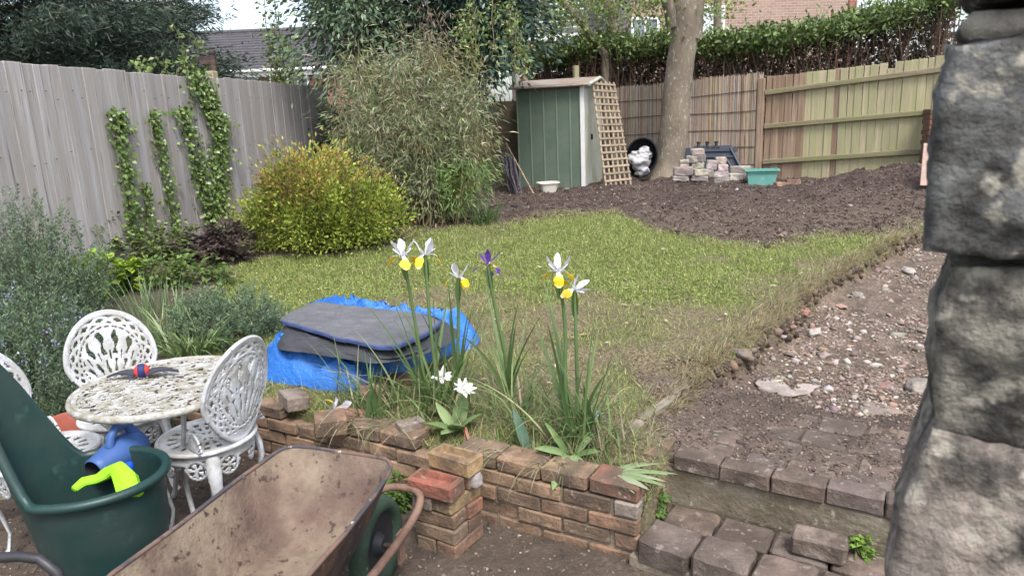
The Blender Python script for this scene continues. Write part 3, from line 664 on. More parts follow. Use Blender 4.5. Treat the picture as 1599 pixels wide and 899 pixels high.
# table
tx, ty = -1.615, 3.10; tz = H(tx, ty)
t = thing('cast_metal_table', 'round white cast metal table with lichen stained lattice top', 'garden table', (tx, ty, tz-.004), .4)
TR = .385
def top_mask(u, v):
    r = np.hypot(u, v)/TR; x_ = u*100; y_ = v*100
    nse = vn(u, v, 58, 60)+.5*vn(u, v, 110, 61)
    worm = np.abs(nse) < .36
    return (r < 1) & ((r > .93) | (np.abs(r-.72) < .022) | (np.abs(r-.40) < .022) | worm)
put('tabletop', pierced('tabletop', top_mask, (-TR-.01, TR+.01, -TR-.01, TR+.01), (190, 190), lambda u, v, w: (u, v, .679+w), .007, TABLETOP), t)
g = Geo(); n_ = 64; g.tube([(TR*math.cos(2*pi*k/n_), TR*math.sin(2*pi*k/n_), .672) for k in range(n_+1)], .013, 8, cap=False, flat=1.3); g.obj('table_rim', TABLETOP, t)
for k in range(4):
    a = k*pi/2+.25; g = Geo(); ca, sa = math.cos(a), math.sin(a)
    g.tube([(r_*ca, r_*sa, z) for r_, z in ((.31, .665), (.275, .58), (.20, .46), (.13, .36), (.10, .28), (.115, .18), (.18, .08), (.26, .008))], [.016, .016, .015, .017, .02, .017, .016, .02], 8, flat=.7)
    g.obj('leg', WHITE, t)
g = Geo(); n_ = 24; g.tube([(.11*math.cos(2*pi*k/n_), .11*math.sin(2*pi*k/n_), .3) for k in range(n_+1)], .012, 6, cap=False); g.obj('stretcher_ring', WHITE, t)
# winged ball toy on the table
q = PZ(222, 584, tz+.70); b = thing('winged_ball_toy', 'red and navy ball with two dark wings lying on the table', 'toy', (q[0], q[1], tz+.683), 0)
bm = bmesh.new(); bmesh.ops.create_uvsphere(bm, u_segments=24, v_segments=16, radius=.034); bmesh.ops.rotate(bm, verts=bm.verts, matrix=Matrix.Rotation(pi/2, 3, 'Y'))
me = bmmesh('ball', bm, M('red_foam', (.62, .05, .04), .6, bump=.05), True); me.materials.append(M('navy_foam', (.02, .03, .11), .6, bump=.05))
for p in me.polygons: p.material_index = 1 if -.014 < p.center.x < .018 else 0
put('ball', me, b, (0, 0, .034), (0, 0, .3))
WINGM = M('dark_foam', (.05, .052, .07), .6, var=.2, bump=.1)
for s in (-1, 1):
    V = []; F_ = []
    for k in range(9):
        x = .02+k/8*.14; wd = .066*(1-(k/8)**1.6)+.004; yc = -.03*(k/8)**2; zc = .02+.015*math.sin(k/8*3)-.01*k/8
        for dy in (-.5, .5):
            for dz in (-.005, .005): V.append((s*x, yc+dy*wd, zc+dz))
    for k in range(8):
        o = k*4; F_ += [(o, o+2, o+6, o+4), (o+1, o+5, o+7, o+3), (o, o+4, o+5, o+1), (o+2, o+3, o+7, o+6)]
    F_ += [(0, 1, 3, 2), (32, 34, 35, 33)]
    g = Geo(); g.add(V, F_); g.obj('wing', WINGM, b, True, rot=(0, 0, .25*s+.12))
# terracotta pot
q = PZ(158, 652, .34); zg = H(q[0], q[1]); p = thing('plant_pot', 'large terracotta coloured plastic pot under the table', 'pot', (q[0]-.10, q[1]-.06, zg+.02))
g = Geo(); g.lathe([(0, .0), (.16, .0), (.20, .27), (.222, .275), (.226, .34), (.212, .345), (.2, .335), (.185, .2), (.15, .04), (0, .04)], 40); g.obj('pot_body', TERRA, p)

# ------------------------------------------------------------------ green tub with tall swept back
tb = thing('garden_tub', 'deep dark green plastic tub with one tall sweeping back', 'tub', (-1.655, 2.525, H(-1.64, 2.5)))
NT = 72; rimP = []
for k in range(NT):
    a = 2*pi*k/NT; ex = math.cos(a); ey = math.sin(a)
    lift = .52*sstep(.40, 1.0, -ex)
    x = (.255*ex if ex > 0 else .29*ex)-.12*lift
    y = .225*ey*(1-.5*max(0, -ex-.35)**1.1)
    rimP.append((x, y, .50+float(lift)))
rimP = np.array(rimP); rd = .12; R2 = np.array([[math.cos(rd), -math.sin(rd)], [math.sin(rd), math.cos(rd)]]); rimP[:, :2] = rimP[:, :2]@R2.T
base = np.stack([.19*np.cos(2*pi*np.arange(NT)/NT)+.01, .165*np.sin(2*pi*np.arange(NT)/NT), 0*np.arange(NT)], 1)
def shell(off, zfloor, flip):
    V = []; rows = 14
    c = rimP.mean(0)*[1, 1, 0]
    for i in range(rows+1):
        s = i/rows; p = base*(1-s)+rimP*s; p = p.copy(); p[:, 2] = zfloor+(rimP[:, 2]-zfloor)*s
        p[:, :2] += (p[:, :2])*(.05*math.sin(s*pi))*(1 if s < .95 else .6)
        if .52 < s < .62 and off == 0: p[:, :2] *= 1.012
        rad = np.linalg.norm(p[:, :2], axis=1, keepdims=True); p[:, :2] *= (rad-off)/rad
        V.append(p)
    V = np.concatenate(V+[np.array([[0, 0, zfloor]])]); Fq = [(i*NT+k, i*NT+(k+1) % NT, (i+1)*NT+(k+1) % NT, (i+1)*NT+k) for i in range(rows) for k in range(NT)]
    Fq += [(len(V)-1, (k+1) % NT, k) for k in range(NT)]
    g = Geo(); g.add(V, Fq); return g
shell(0, .0, False).obj('tub_body', PGREEN, tb)
shell(.012, .03, True).obj('tub_lining', PGREEN, tb)
g = Geo(); rp = [p*[1.03, 1.03, 1]+[0, 0, .0] for p in rimP]; g.tube(rp+[rp[0]], .019, 10, cap=False); g.obj('tub_rim', PGREEN, tb)
# blue jug and lime toy in the tub
j = thing('plastic_jug', 'blue plastic jug lying in the green tub with dark open mouth', 'jug', PZ(146, 736, .485), 0)
jr = Vector((.34, .9, .10)).to_track_quat('Y', 'Z').to_euler()
g = Geo(); g.lathe([(.046, 0), (.052, .004), (.055, .03), (.066, .075), (.074, .12), (.074, .2), (.06, .235), (.03, .245), (0, .246)], 32, axis='y'); g.obj('jug_body', BLUEP, j, rot=jr)
g = Geo(); g.lathe([(.046, 0), (.044, .01), (.048, .05), (.04, .1), (0, .1)], 32, axis='y'); g.obj('jug_mouth_shade', BLACKP, j, rot=jr)  # black inner skin: shade of the hollow mouth painted in, the jug is blue
g = Geo(); g.tube([(.01, .09, .06), (.01, .105, .10), (.01, .14, .125), (.01, .185, .115), (.01, .215, .055)], [.02, .018, .018, .019, .024], 10); g.obj('handle', BLUEP, j, rot=jr)
l = thing('lime_plastic_toy', 'lime green angular plastic nozzle lying across the rim of the green tub', 'toy', PZ(165, 752, .53), 0)
pp = [PZ(115, 764, .53), PZ(130, 752, .54), PZ(152, 747, .545), PZ(168, 738, .56), PZ(184, 731, .575), PZ(197, 748, .545), PZ(205, 775, .50)]
c0 = PZ(165, 752, .53); g = Geo(); g.tube([p-c0 for p in pp], [.017, .024, .023, .030, .036, .046, .046], 6, flat=.8); g.obj('toy_body', LIME, l, False, bev=.004)
g = Geo(); g.lathe([(0, -.02), (.012, -.02), (.016, -.012), (.016, .012), (.012, .02), (0, .02)], 10, tuple(PZ(202, 729, .53)-c0)); k_ = g.obj('knob', KNOB, l); k_['label'] = 'bright blue knob'
# metal tube at lower left
g = Geo(); P = [PZ(-70, 868, .46), PZ(-20, 871, .46), PZ(30, 868, .46), PZ(62, 872, .45), PZ(88, 892, .41), PZ(104, 925, .33), PZ(112, 990, .16), PZ(114, 1050, .0)]; g.tube(P, .017, 12)
tag(g.obj('bent_metal_tube', TUBE, None), 'bent dark metal tube at the foot of the green tub', 'tube')
# pale green plank behind the tub
A = PZ(2, 742, .28); me = boxmesh('painted_plank', .40, .035, .22, M('pale_green_paint', (.40, .44, .20), .7, var=.2, dark=(.3, .27, .2), damt=.35, bump=.2), .004, .003)
tag(put('painted_plank', me, None, (A[0]-.11, A[1]+.07, .12), (.25, 0, .5)), 'pale green painted plank leaning low behind the green tub', 'plank')

# ------------------------------------------------------------------ wheelbarrow
ZR = .63; FL, FR = PZ(440, 698, ZR), PZ(627, 722, ZR); RLp, RRp = PZ(170, 899, ZR), PZ(485, 899, ZR)
ax = unit((FL+FR)/2-(RLp+RRp)/2); RL_, RR_ = RLp-ax*.28, RRp-ax*.24; bxr = unit(np.cross(ax, [0, 0, 1.]))
bo = np.array([-.78, 2.05, 0]); bo[2] = 0
wb = thing('wheelbarrow', 'rusty wheelbarrow with cement splashed tray and green tyre', 'wheelbarrow', bo)
FLb, FRb = FL-ax*.26+bxr*.09, FR-ax*.24-bxr*.09; RLb, RRb = RL_+ax*.10+bxr*.12, RR_+ax*.10-bxr*.12
for q_ in (FLb, FRb): q_[2] = .40
for q_ in (RLb, RRb): q_[2] = .37
def loop(c4, n, N=80, lift=0.):
    L = []
    for k in range(N):
        t_ = 2*pi*k/N; c, s = math.cos(t_), math.sin(t_); a = math.copysign(abs(c)**(2/n), c); b_ = math.copysign(abs(s)**(2/n), s)
        fl, fr, rl, rr = c4; p = fl*(1-a)*(1+b_)/4+fr*(1+a)*(1+b_)/4+rl*(1-a)*(1-b_)/4+rr*(1+a)*(1-b_)/4
        if lift: p = p+np.array([0, 0, lift*max(0, b_-.3)*(.5+.5*abs(a))])
        L.append(p-bo)
    return np.array(L)
top = loop((FL, FR, RL_, RR_), 6.5, lift=.02); bot = loop((FLb, FRb, RLb, RRb), 5); cen = bot.mean(0)
rows = [top*(1-s)+bot*s+np.array([0, 0, -.025])*math.sin(s*pi) for s in np.linspace(0, 1, 14)]+[bot*(1-s)+cen*s for s in (.08, .25, .45, .65, .85)]
dent = lambda V: V+np.stack([0*V[:, 0], 0*V[:, 0], np.array([.012*mn.noise(Vector(p)*5)+.004*mn.noise(Vector(p)*18) for p in V])], 1)
V = np.concatenate(rows+[cen[None]]); V = dent(V); N = 80; m_ = len(rows)
Fq = [(i*N+k, i*N+(k+1) % N, (i+1)*N+(k+1) % N, (i+1)*N+k) for i in range(m_-1) for k in range(N)]+[((m_-1)*N+k, (m_-1)*N+(k+1) % N, len(V)-1) for k in range(N)]
g = Geo(); g.add(V, Fq); g.obj('tray', RUST, wb)
Vo = V.copy(); cc = cen[None]; dv = Vo-cc; dv[:, 2] = 0; dn = dv/(np.linalg.norm(dv, axis=1, keepdims=True)+1e-6); Vo += dn*.006; Vo[:, 2] -= .004
g = Geo(); g.add(Vo, [f[::-1] for f in Fq]); g.obj('tray_outside', DARKSTEEL, wb)
g = Geo(); tp = list(V[:N]+dn[:N]*.004); g.tube(tp+[tp[0]], .0075, 8, cap=False); g.obj('tray_rim', RIM, wb)
for u_, v_ in ((.35, .3), (.65, .3), (.35, .62), (.65, .62)):
    pb = FLb*(1-u_)*(1-v_)+FRb*u_*(1-v_)+RLb*(1-u_)*v_+RRb*u_*v_-bo; g = Geo(); g.lathe([(0, .006), (.008, .005), (.011, 0), (.011, -.01)], 10, tuple(pb+[0, 0, .004])); g.obj('bolt', RIM, wb)
wc = PZ(588, 850, .185)-bo; wc[2] = .19
axw = bxr
wl = put('wheel', None, wb, wc, (0, 0, math.atan2(bxr[1], bxr[0])))
g = Geo(); prof = []
for k in range(17):
    a = pi*2*k/16; prof.append((.155+.034*math.cos(a), .034*math.sin(a)*1.15))
g.lathe(prof, 40, axis='x'); g.obj('tyre', TYRE, wl)
g = Geo(); g.lathe([(.135, -.022), (.12, -.012), (.05, -.006), (.03, -.035), (0, -.035)], 32, axis='x'); g.lathe([(.135, .022), (.12, .012), (.05, .006), (.03, .035), (0, .035)], 32, axis='x'); g.obj('rim', BLACKP, wl)
g = Geo(); g.tube([(-.11, 0, 0), (.11, 0, 0)], .009, 8); g.obj('axle', DARKSTEEL, wl)
# frame: one tube looping round the front of the wheel and back to both handles
wcw = wc.copy(); sR = wcw+bxr*.125; sL = wcw-bxr*.125; f_ = ax.copy(); f_[2] = 0; f_ = unit(f_)
def up(p, z): p = np.array(p); p[2] = z; return p
P = [up(sR-f_*1.35+bxr*.14, .55), up(sR-f_*.95+bxr*.10, .42), up(sR-f_*.55+bxr*.05, .345), up(sR-f_*.2, .25), up(sR+f_*.10, .255), up(sR+f_*.22-bxr*.015, .275), up(wcw+f_*.265+bxr*.07, .285), up(wcw+f_*.275, .287),
     up(wcw+f_*.265-bxr*.07, .285), up(sL+f_*.22+bxr*.015, .275), up(sL+f_*.10, .255), up(sL-f_*.2, .25), up(sL-f_*.55-bxr*.05, .345), up(sL-f_*.95-bxr*.10, .42), up(sL-f_*1.35-bxr*.14, .55)]
def smooth_path(P, it=2):
    for _ in range(it):
        Q = [P[0]]
        for a, b in zip(P[:-1], P[1:]): Q += [a*.75+b*.25, a*.25+b*.75]
        P = Q+[P[-1]]
    return P
g = Geo(); g.tube(smooth_path([np.array(p) for p in P]), .0165, 10); g.obj('frame_tube', RUSTTUBE, wb)
for s, sp in ((1, sR), (-1, sL)):
    g = Geo(); g.tube([up(sp-f_*.62+s*bxr*.06, .36), up(sp-f_*.70+s*bxr*.09, .18), up(sp-f_*.70+s*bxr*.09, .0)], .014, 8); g.obj('leg', RUSTTUBE, wb)
    g = Geo(); g.box(tuple(up(wcw+s*bxr*.105, .19)), (.012, .05, .13), math.atan2(bxr[1], bxr[0])); g.obj('axle_bracket', RUSTTUBE, wb, False)

# ------------------------------------------------------------------ tarpaulins
def patch(name, out, zb, h, power, mat, namp, nsc, parent=None, rings=22, seed=0, th=None, crease=0, ej=0):
    """soft lump over an outline of ground points"""
    out = np.array(out)[:, :2]; n0 = len(out); N = 120
    tt = np.arange(N)/N*n0; i0 = tt.astype(int) % n0; f = (tt-np.floor(tt))[:, None]
    p0, p1, p2, p3 = out[(i0-1) % n0], out[i0], out[(i0+1) % n0], out[(i0+2) % n0]
    C_ = .5*((2*p1)+(p2-p0)*f+(2*p0-5*p1+4*p2-p3)*f*f+(3*p1-p0-3*p2+p3)*f**3)
    if ej: C_ = C_+ej*np.stack([vn(C_[:, 0], C_[:, 1], 6, seed+3), vn(C_[:, 0], C_[:, 1], 6, seed+4)], 1)
    c = C_.mean(0); V = []
    for i in range(rings+1):
        s = (i/rings)**.6; p = c+(C_-c)*s
        z = zb(p[:, 0], p[:, 1])+h*(1-s**power)
        k = min(1, (1-s)*4+.25)
        z = z+namp*k*(vn(p[:, 0], p[:, 1], nsc, seed)+.5*vn(p[:, 0], p[:, 1], nsc*2.6, seed+1))
        if crease: z = z+crease*(1-np.abs(vn(p[:, 0]+p[:, 1]*.5, p[:, 1], nsc*1.7, seed+2)))**5*k
        V.append(np.stack([p[:, 0], p[:, 1], z], 1))
    V = np.concatenate(V); r = rings+1
    Fq = [(i*N+k, i*N+(k+1) % N, (i+1)*N+(k+1) % N, (i+1)*N+k) for i in range(r-1) for k in range(N)]
    return V, Fq, N
zg_ = lambda x, y: hgt(x, y)-.01
ou = [GP(408, 590)[:2], GP(470, 604)[:2], GP(560, 611)[:2], GP(628, 588)[:2], GP(690, 560)[:2], GP(746, 538)[:2], GP(735, 515)[:2], PZ(660, 485, .53)[:2], PZ(600, 470, .58)[:2], PZ(545, 463, .58)[:2], PZ(492, 460, .58)[:2], PZ(440, 500, .54)[:2], GP(410, 560)[:2]]
V, Fq, N_ = patch('blue_tarp', ou, zg_, .165, 7, TARPB, .026, 6, seed=70, crease=.08)
c0 = V.mean(0); c0[2] = H(c0[0], c0[1]); g = Geo(); g.add(V-c0, Fq)
tag(g.obj('blue_tarpaulin', TARPB, None, loc=c0), 'bright blue tarpaulin bundled on the lawn behind the brick wall', 'tarpaulin')
zt_ = lambda z0: (lambda x, y: 0*x+z0)
gt = thing('folded_tarpaulin', 'folded grey tarpaulin with blue hem lying on the blue tarpaulin', 'tarpaulin', (c0[0], c0[1], .55))
o0 = np.array([c0[0], c0[1], .55])
for nm, z_, h_, pts, sd_, mt in (('lower_fold', .550, .045, ((436, 540), (480, 548), (540, 557), (605, 563), (690, 540), (712, 512), (640, 494), (560, 486), (480, 486), (440, 514)), 74, TARPBLACK), ('middle_fold', .572, .038, ((440, 522), (500, 540), (560, 552), (612, 556), (668, 540), (702, 506), (640, 490), (560, 482), (480, 480), (450, 500)), 84, TARPBLACK)):
    ob_ = [PZ(p_[0], p_[1], z_+.01)[:2] for p_ in pts]
    V, Fq, _ = patch(nm, ob_, zt_(z_), h_, 14, mt, .008, 5.5, seed=sd_, crease=.014, ej=.012); g = Geo(); g.add(V-o0, Fq); g.obj(nm, mt, gt)
ob2 = [PZ(p_[0], p_[1], .655)[:2] for p_ in ((439, 498), (490, 514), (550, 529), (605, 538), (650, 525), (690, 500), (660, 488), (590, 480), (530, 473), (488, 470), (460, 482))]
V, Fq, N_ = patch('upper_fold', ob2, zt_(.640), .012, 22, TARPG, .008, 5, seed=77, crease=.012, ej=.015); g = Geo(); g.add(V-o0, Fq); ufo = g.obj('upper_fold', TARPG, gt)
g = Geo(); rimv = V[-N_:]; inn = V[-4*N_:-3*N_]; Vh = np.concatenate([rimv*1.0+[0, 0, .004], (rimv*.72+inn*.28)+[0, 0, .006], rimv-[0, 0, .012]]); half = list(range(0, 62))
g.add(Vh-o0, [(k, k+1, N_+k+1, N_+k) for k in half]+[(2*N_+k, 2*N_+k+1, k+1, k) for k in half]); g.obj('hem', TARPHEM, gt)

# ------------------------------------------------------------------ stacked and loose bricks
def frog(seed):
    bm = bmesh.new(); bmesh.ops.create_cube(bm, size=1)
    for v in bm.verts: v.co = Vector((v.co.x*.215, v.co.y*.102, (v.co.z+.5)*.065))
    bmesh.ops.bevel(bm, geom=bm.edges[:], offset=.006, segments=1, affect='EDGES')
    tf = max(bm.faces, key=lambda f: f.calc_center_median().z+f.calc_area()*10); bmesh.ops.inset_region(bm, faces=[tf], thickness=.02); bmesh.ops.inset_region(bm, faces=[tf], thickness=.010, depth=-.024)
    for v in bm.verts: v.co += .003*mn.noise_vector(v.co*16+Vector((seed*9.1, 0, 0)))
    return bmmesh('brick', bm, BRICK)
S0 = np.array([-.285, 2.665]); su, sv = unit([-.845, .53]), unit([.53, .845]); ua = math.atan2(su[1], su[0])
SG = 'bricks of the loose stack by the wheelbarrow'
def sb(label, u, v, z, col, along='u', me=None, tilt=0, s=None, rz=0):
    p = S0+su*u+sv*v; o = put('brick', me or random.choice(bricks), None, (p[0], p[1], z), (rng.normal()*.015+tilt, rng.normal()*.015, ua+(0 if along == 'u' else pi/2)+rz), CB.get(col, col), s)
    return tag(o, label, 'brick', SG)
h = .067; z0 = -.004
sb('dull brown brick end at the stack bottom, left front', .16, .107, z0, 'dull', 'v'); sb('tan brick at the stack bottom, front corner', .051, .107, z0, 'pink', 'v')
sb('dull brown stretcher brick in the second layer facing the wheelbarrow', .107, .051, z0+h, 'dull'); sb('brown brick in the second layer behind, next to the wall', .107, .158, z0+h, 'red')
sb('tan stretcher brick in the third layer, set slightly crooked', .115, .055, z0+2*h, 'brown', rz=.05); sb('reddish brick in the third layer on the wall side', .10, .163, z0+2*h, 'red', rz=-.04)
sb('grey half-hidden brick under the red brick, left end', .165, .10, z0+3*h, 'grey', 'v'); sb('yellow brick in the fourth layer running back under the broken stone', .058, .107, z0+3*h, 'yellow', 'v', rz=-.05)
sb('red frogged brick, second from the stack top', .115, .04, z0+4*h, (.36, .125, .085), me=frog(1), rz=.06, s=(1.05, 1.1, 1.1)); sb('yellow frogged brick on the very top of the stack', .085, .15, z0+5*h+.006, (.47, .31, .155), me=frog(2), rz=-.04, s=(1.05, 1.1, 1.1))
sb('brown brick lying hidden under the top yellow brick', .10, .165, z0+4*h, 'tan', rz=.02)
def lump(name, r, col, seed, sc_=(1, 1, 1), mat=None, jit=.25, sub=3):
    bm = bmesh.new(); bmesh.ops.create_icosphere(bm, subdivisions=sub, radius=r)
    for v in bm.verts:
        n_ = mn.noise(v.co/r*1.3+Vector((seed*5.7, 0, 0)))*jit+mn.noise(v.co/r*4+Vector((seed*2.7, 0, 0)))*jit*.35
        v.co = Vector((v.co.x*sc_[0], v.co.y*sc_[1], v.co.z*sc_[2]))*(1+n_)
    return bmmesh(name, bm, mat or BLOCK, sub > 2)
p = S0+su*.0+sv*.16; tag(put('broken_stone', lump('broken_stone', .04, None, 3), None, (p[0], p[1], z0+4*h+.035), color=(.42, .37, .37)), 'pale broken stone wedged beside the red brick on the stack', 'stone')
LB = (('grey brick with broken red end on the left of the wall', 458, 622, .33, 2.1, 'grey', (.95, 1.2, 1.25)), ('upright ridged brick set into the wall top behind the fallen iris', 515, 660, .31, .3, 'brown', (.75, 1.1, 1.5)),
      ('pink broken brick beside the blue tarpaulin corner', 582, 607, .36, .4, 'pink', (.75, 1, .9)), ('long split brick lying against the tarpaulin edge', 612, 585, .38, -.2, 'orange', (1.1, .9, .7)), ('half brick half sunk in soil behind the fallen iris', 545, 640, .33, .2, 'pink', (.8, .9, .7)),
      ('small brick fragment under the iris leaves near the tarpaulin', 640, 655, .34, .5, 'grey', (.6, .8, .7)))
for lab, px, py, z, rz, col, s in LB:
    p = PZ(px, py, z+.03); tag(put('loose_brick', random.choice(bricks), None, (p[0], p[1], z-.02), (rng.normal()*.1, rng.normal()*.1, rz), CB[col], s), lab, 'brick', 'loose bricks along the wall top')

# ------------------------------------------------------------------ shed, trellis and things round it
C0 = np.array([1.27, 11.8]); dl, dr = np.array([-.945, .327]), np.array([.327, .945]); SW, SD = 1.12, 1.5
zb = H(1.0, 11.9)-.03; ze = PY(908, 131, 11.8)[2]-zb; zp = PY(942, 121, 12.45)[2]-zb
sh = thing('garden_shed', 'small green metal garden shed with pale front and shallow gable roof', 'shed', (C0[0], C0[1], zb), math.atan2(-dl[1], -dl[0]))
# local: x along -dl (towards the right), so the left face runs x 0..-SW at y=0; the right face runs y 0..SD at x=0
nP = 5
for k in range(nP):
    x0, x1 = -SW+k*SW/nP, -SW+(k+1)*SW/nP; g = Geo(); g.box(((x0+x1)/2, .012, ze/2), (SW/nP-.012, .012, ze)); g.obj('wall_panel', SHEDG, sh, False)
    g = Geo(); g.box((x0+.004, .004, ze/2), (.022, .02, ze)); g.obj('panel_rib', SHEDRIB, sh, False)
g = Geo(); g.box((-.022, -.004, ze/2), (.05, .03, ze)); g.box((.005, .02, ze/2), (.016, .07, ze)); g.obj('corner_trim', SHEDW, sh, False)
g = Geo(); hw = SD/2
g.add([(-.004, .03, 0), (-.004, SD, 0), (-.004, SD, ze), (-.004, hw, zp-.03), (-.004, .03, ze)], [(0, 1, 2, 3, 4)]); g.obj('front_panel', SHEDP, sh, False)
g = Geo(); g.box((.006, .31, ze/2-.02), (.012, .46, ze-.1)); d_ = g.obj('door', SHEDP, sh, False)
g = Geo(); g.box((.028, .5, ze*.5), (.03, .05, .09)); g.obj('handle', BLACKP, d_, False)
g = Geo(); g.box((-SW/2, SD-.01, ze/2), (SW-.02, .012, ze)); g.box((-SW+.006, SD/2, ze/2), (.012, SD, ze)); g.obj('back_walls', SHEDG, sh, False)
for s, y0, y1 in ((0, -.10, hw), (1, SD+.10, hw)):
    za = ze-(zp-ze)*.10/hw; g = Geo(); g.add([(-SW-.10, y0, za+.02), (.12, y0, za+.02), (.12, y1, zp+.02), (-SW-.10, y1, zp+.02), (-SW-.10, y0, za-.012), (.12, y0, za-.012), (.12, y1, zp-.012), (-SW-.10, y1, zp-.012)], [(0, 1, 2, 3), (4, 5, 6, 7), (0, 1, 5, 4), (1, 2, 6, 5), (2, 3, 7, 6), (3, 0, 4, 7)]); g.obj('roof_panel', SHEDR, sh, False)
    g = Geo(); g.tube([(.128, y0, za), (.128, y1, zp)], .028, 6); g.obj('gable_trim', SHEDP, sh, False)
g = Geo(); g.tube([(-SW-.1, -.105, ze-.02), (.12, -.105, ze-.02)], .02, 6); g.obj('eave_trim', SHEDR, sh, False)
g = Geo(); g.box((-SW/2, -.01, .015), (SW+.06, .10, .05)); g.obj('base_rail', SHEDP, sh, False)
# trellis
tl, tr = PY(924, 126, 12.05), PY(959, 129, 12.55); bl_, br_ = GP(945, 291), GP(986, 287)
tc_ = (bl_+br_)/2; root = thing('wooden_trellis', 'square lattice wooden trellis leaning against the shed front', 'trellis', tc_)
def bil(s, t): return (bl_*(1-s)+br_*s)*(1-t)+(tl*(1-s)+tr*s)*t-tc_
nrm = unit(np.cross(br_-bl_, tl-bl_)); nrm = nrm*(-1 if nrm[1] > 0 else 1)
def slat(a, b, wd, off):
    a = a+nrm*off; b = b+nrm*off; d = unit(b-a); s = unit(np.cross(d, nrm)); V = []
    for p in (a, b):
        for i_, j_ in ((-1, -1), (1, -1), (1, 1), (-1, 1)): V.append(p+s*wd/2*i_+nrm*.006*j_)
    g = Geo(); g.add(V, [(0, 1, 2, 3), (7, 6, 5, 4)]+[(k, (k+1) % 4, 4+(k+1) % 4, 4+k) for k in range(4)]); g.obj('slat', LATTICE, root, False)
for k in range(6): slat(bil(.03+k*.188, -.01), bil(.03+k*.188, 1.0), .034, 0)
for k in range(15): slat(bil(-.02, .045+k*.066), bil(1.02, .045+k*.066), .034, .013)

def oval_tub():
    c = PY(1001, 247, 12.35); t = thing('oval_tub', 'black oval plastic tub tipped on its side between trellis and tree', 'tub', c, -.15)
    g = Geo(); g.lathe([(.285, 0), (.30, .0), (.305, .03), (.29, .04), (.25, .34), (.0, .35), (0, .32), (.235, .31), (.275, .02), (.285, 0)], 40, axis='y'); o = g.obj('tub_body', BLACKP, t); o.scale = (.93, 1, 1.18); o.rotation_euler = (.16, .22, 0)
    return c
c = oval_tub()
for i, (dx, dz, r_, lab) in enumerate(((-.02, -.08, .17, 'largest crumpled white sack inside the black oval tub'), (.07, .09, .12, 'smaller crumpled white sack at the upper right of the black tub'), (-.10, .02, .11, 'white sack showing through the trellis edge in the black tub'), (.03, -.22, .11, 'pale sack at the bottom of the black tub'))):
    tag(put('white_sack', lump('white_sack', r_, None, i+30, (1, .8, .85), SACK, .55, 4), None, (c[0]+dx, c[1]+.04, c[2]+dz)), lab, 'sack', 'sacks in the black tub')
# slate plastic panels
def panel(px, py, Y, w_, h_, label, rz, lean, knobs, cut):
    q = PY(px, py, Y); z0 = H(q[0], q[1]); t = thing('plastic_hatch', label, 'panel', (q[0], q[1], z0+.0), rz, 'slate plastic panels behind the stones')
    ro = (lean, 0, 0); g = Geo(); c_ = cut
    g.add([(-w_/2, 0, 0), (w_/2, 0, 0), (w_/2*c_, 0, h_), (-w_/2, 0, h_), (-w_/2, .03, 0), (w_/2, .03, 0), (w_/2*c_, .03, h_), (-w_/2, .03, h_)], [(0, 1, 2, 3), (7, 6, 5, 4), (0, 1, 5, 4), (1, 2, 6, 5), (2, 3, 7, 6), (3, 0, 4, 7)]); g.obj('sheet', SLATEP, t, False, rot=ro)
    if knobs:
        for k in range(3):
            g = Geo(); g.lathe([(0, h_+.07), (.035, h_+.07), (.04, h_+.055), (.025, h_+.05), (.025, h_-.01)], 10, (-w_/2+.08+k*.15, .015, 0)); g.obj('knob', BLACKP, t, rot=ro)
        g = Geo(); g.box((-w_*.08, -.012, h_*.86), (w_*.75, .024, .05)); g.box((-w_*.08, -.012, h_*.66), (w_*.7, .024, .03)); g.obj('ridge', SLATEP, t, False, rot=ro)
        for k in range(4): g = Geo(); g.box((-w_*.32+k*.085, -.02, h_*.93), (.05, .02, .022)); g.obj('slot', BLACKP, t, False, rot=ro)
        g = Geo(); a = np.array([w_/2*.93, -.012, .03]); b = np.array([w_/2*c_*.9, -.012, h_*.92]); g.tube([a, b], .03, 4); g.tube([a-[.12, 0, 0], b-[.10, 0, .12]], .02, 4); g.obj('ridge', SLATEP, t, False, rot=ro)
panel(1122, 266, 12.0, .95, .56, 'dark slate plastic panel with black knobs leaning behind the stones', -.55, -.25, True, .36)
panel(1078, 268, 12.35, .42, .52, 'plain dark sheet beside the tree trunk behind the stones', -.6, -.2, False, .7)
BL = ((230, 440, 450, 540), (205, 540, 395, 602), (300, 358, 405, 400), (300, 400, 400, 440), (428, 235, 578, 310), (375, 315, 500, 392), (440, 390, 580, 458), (498, 305, 580, 390), (600, 365, 712, 470), (700, 328, 822, 412), (730, 412, 845, 495), (450, 462, 640, 542), (415, 542, 610, 602), (668, 490, 850, 560), (690, 555, 865, 622), (850, 512, 1000, 605), (870, 430, 1105, 505), (930, 502, 1085, 575), (610, 470, 680, 560))
BLL = ('broad pale block second from bottom at the left of the stone heap', 'pale flat block at the bottom left of the stone heap', 'thin pale stone on the left shoulder of the heap', 'thin slab under the left shoulder stone of the heap', 'topmost block of the stone heap', 'rough lump left below the topmost block', 'square grey block in the middle of the left stack', 'upright lump right below the topmost block', 'tilted grey stone right of the middle block', 'small pale stone at the top of the right half, in front of the panel', 'grey block under that tilted pale stone near the panel', 'long dark block in the lower middle of the heap', 'lowest half buried block in the middle of the heap', 'pale rugged block right of the lower middle', 'half buried lump at the foot of the heap in the soil', 'angular stone left of the teal planter, lower row', 'long pale slab just left of the teal planter', 'grey slab beneath the long pale slab by the planter', 'narrow filler stone in the centre of the heap')
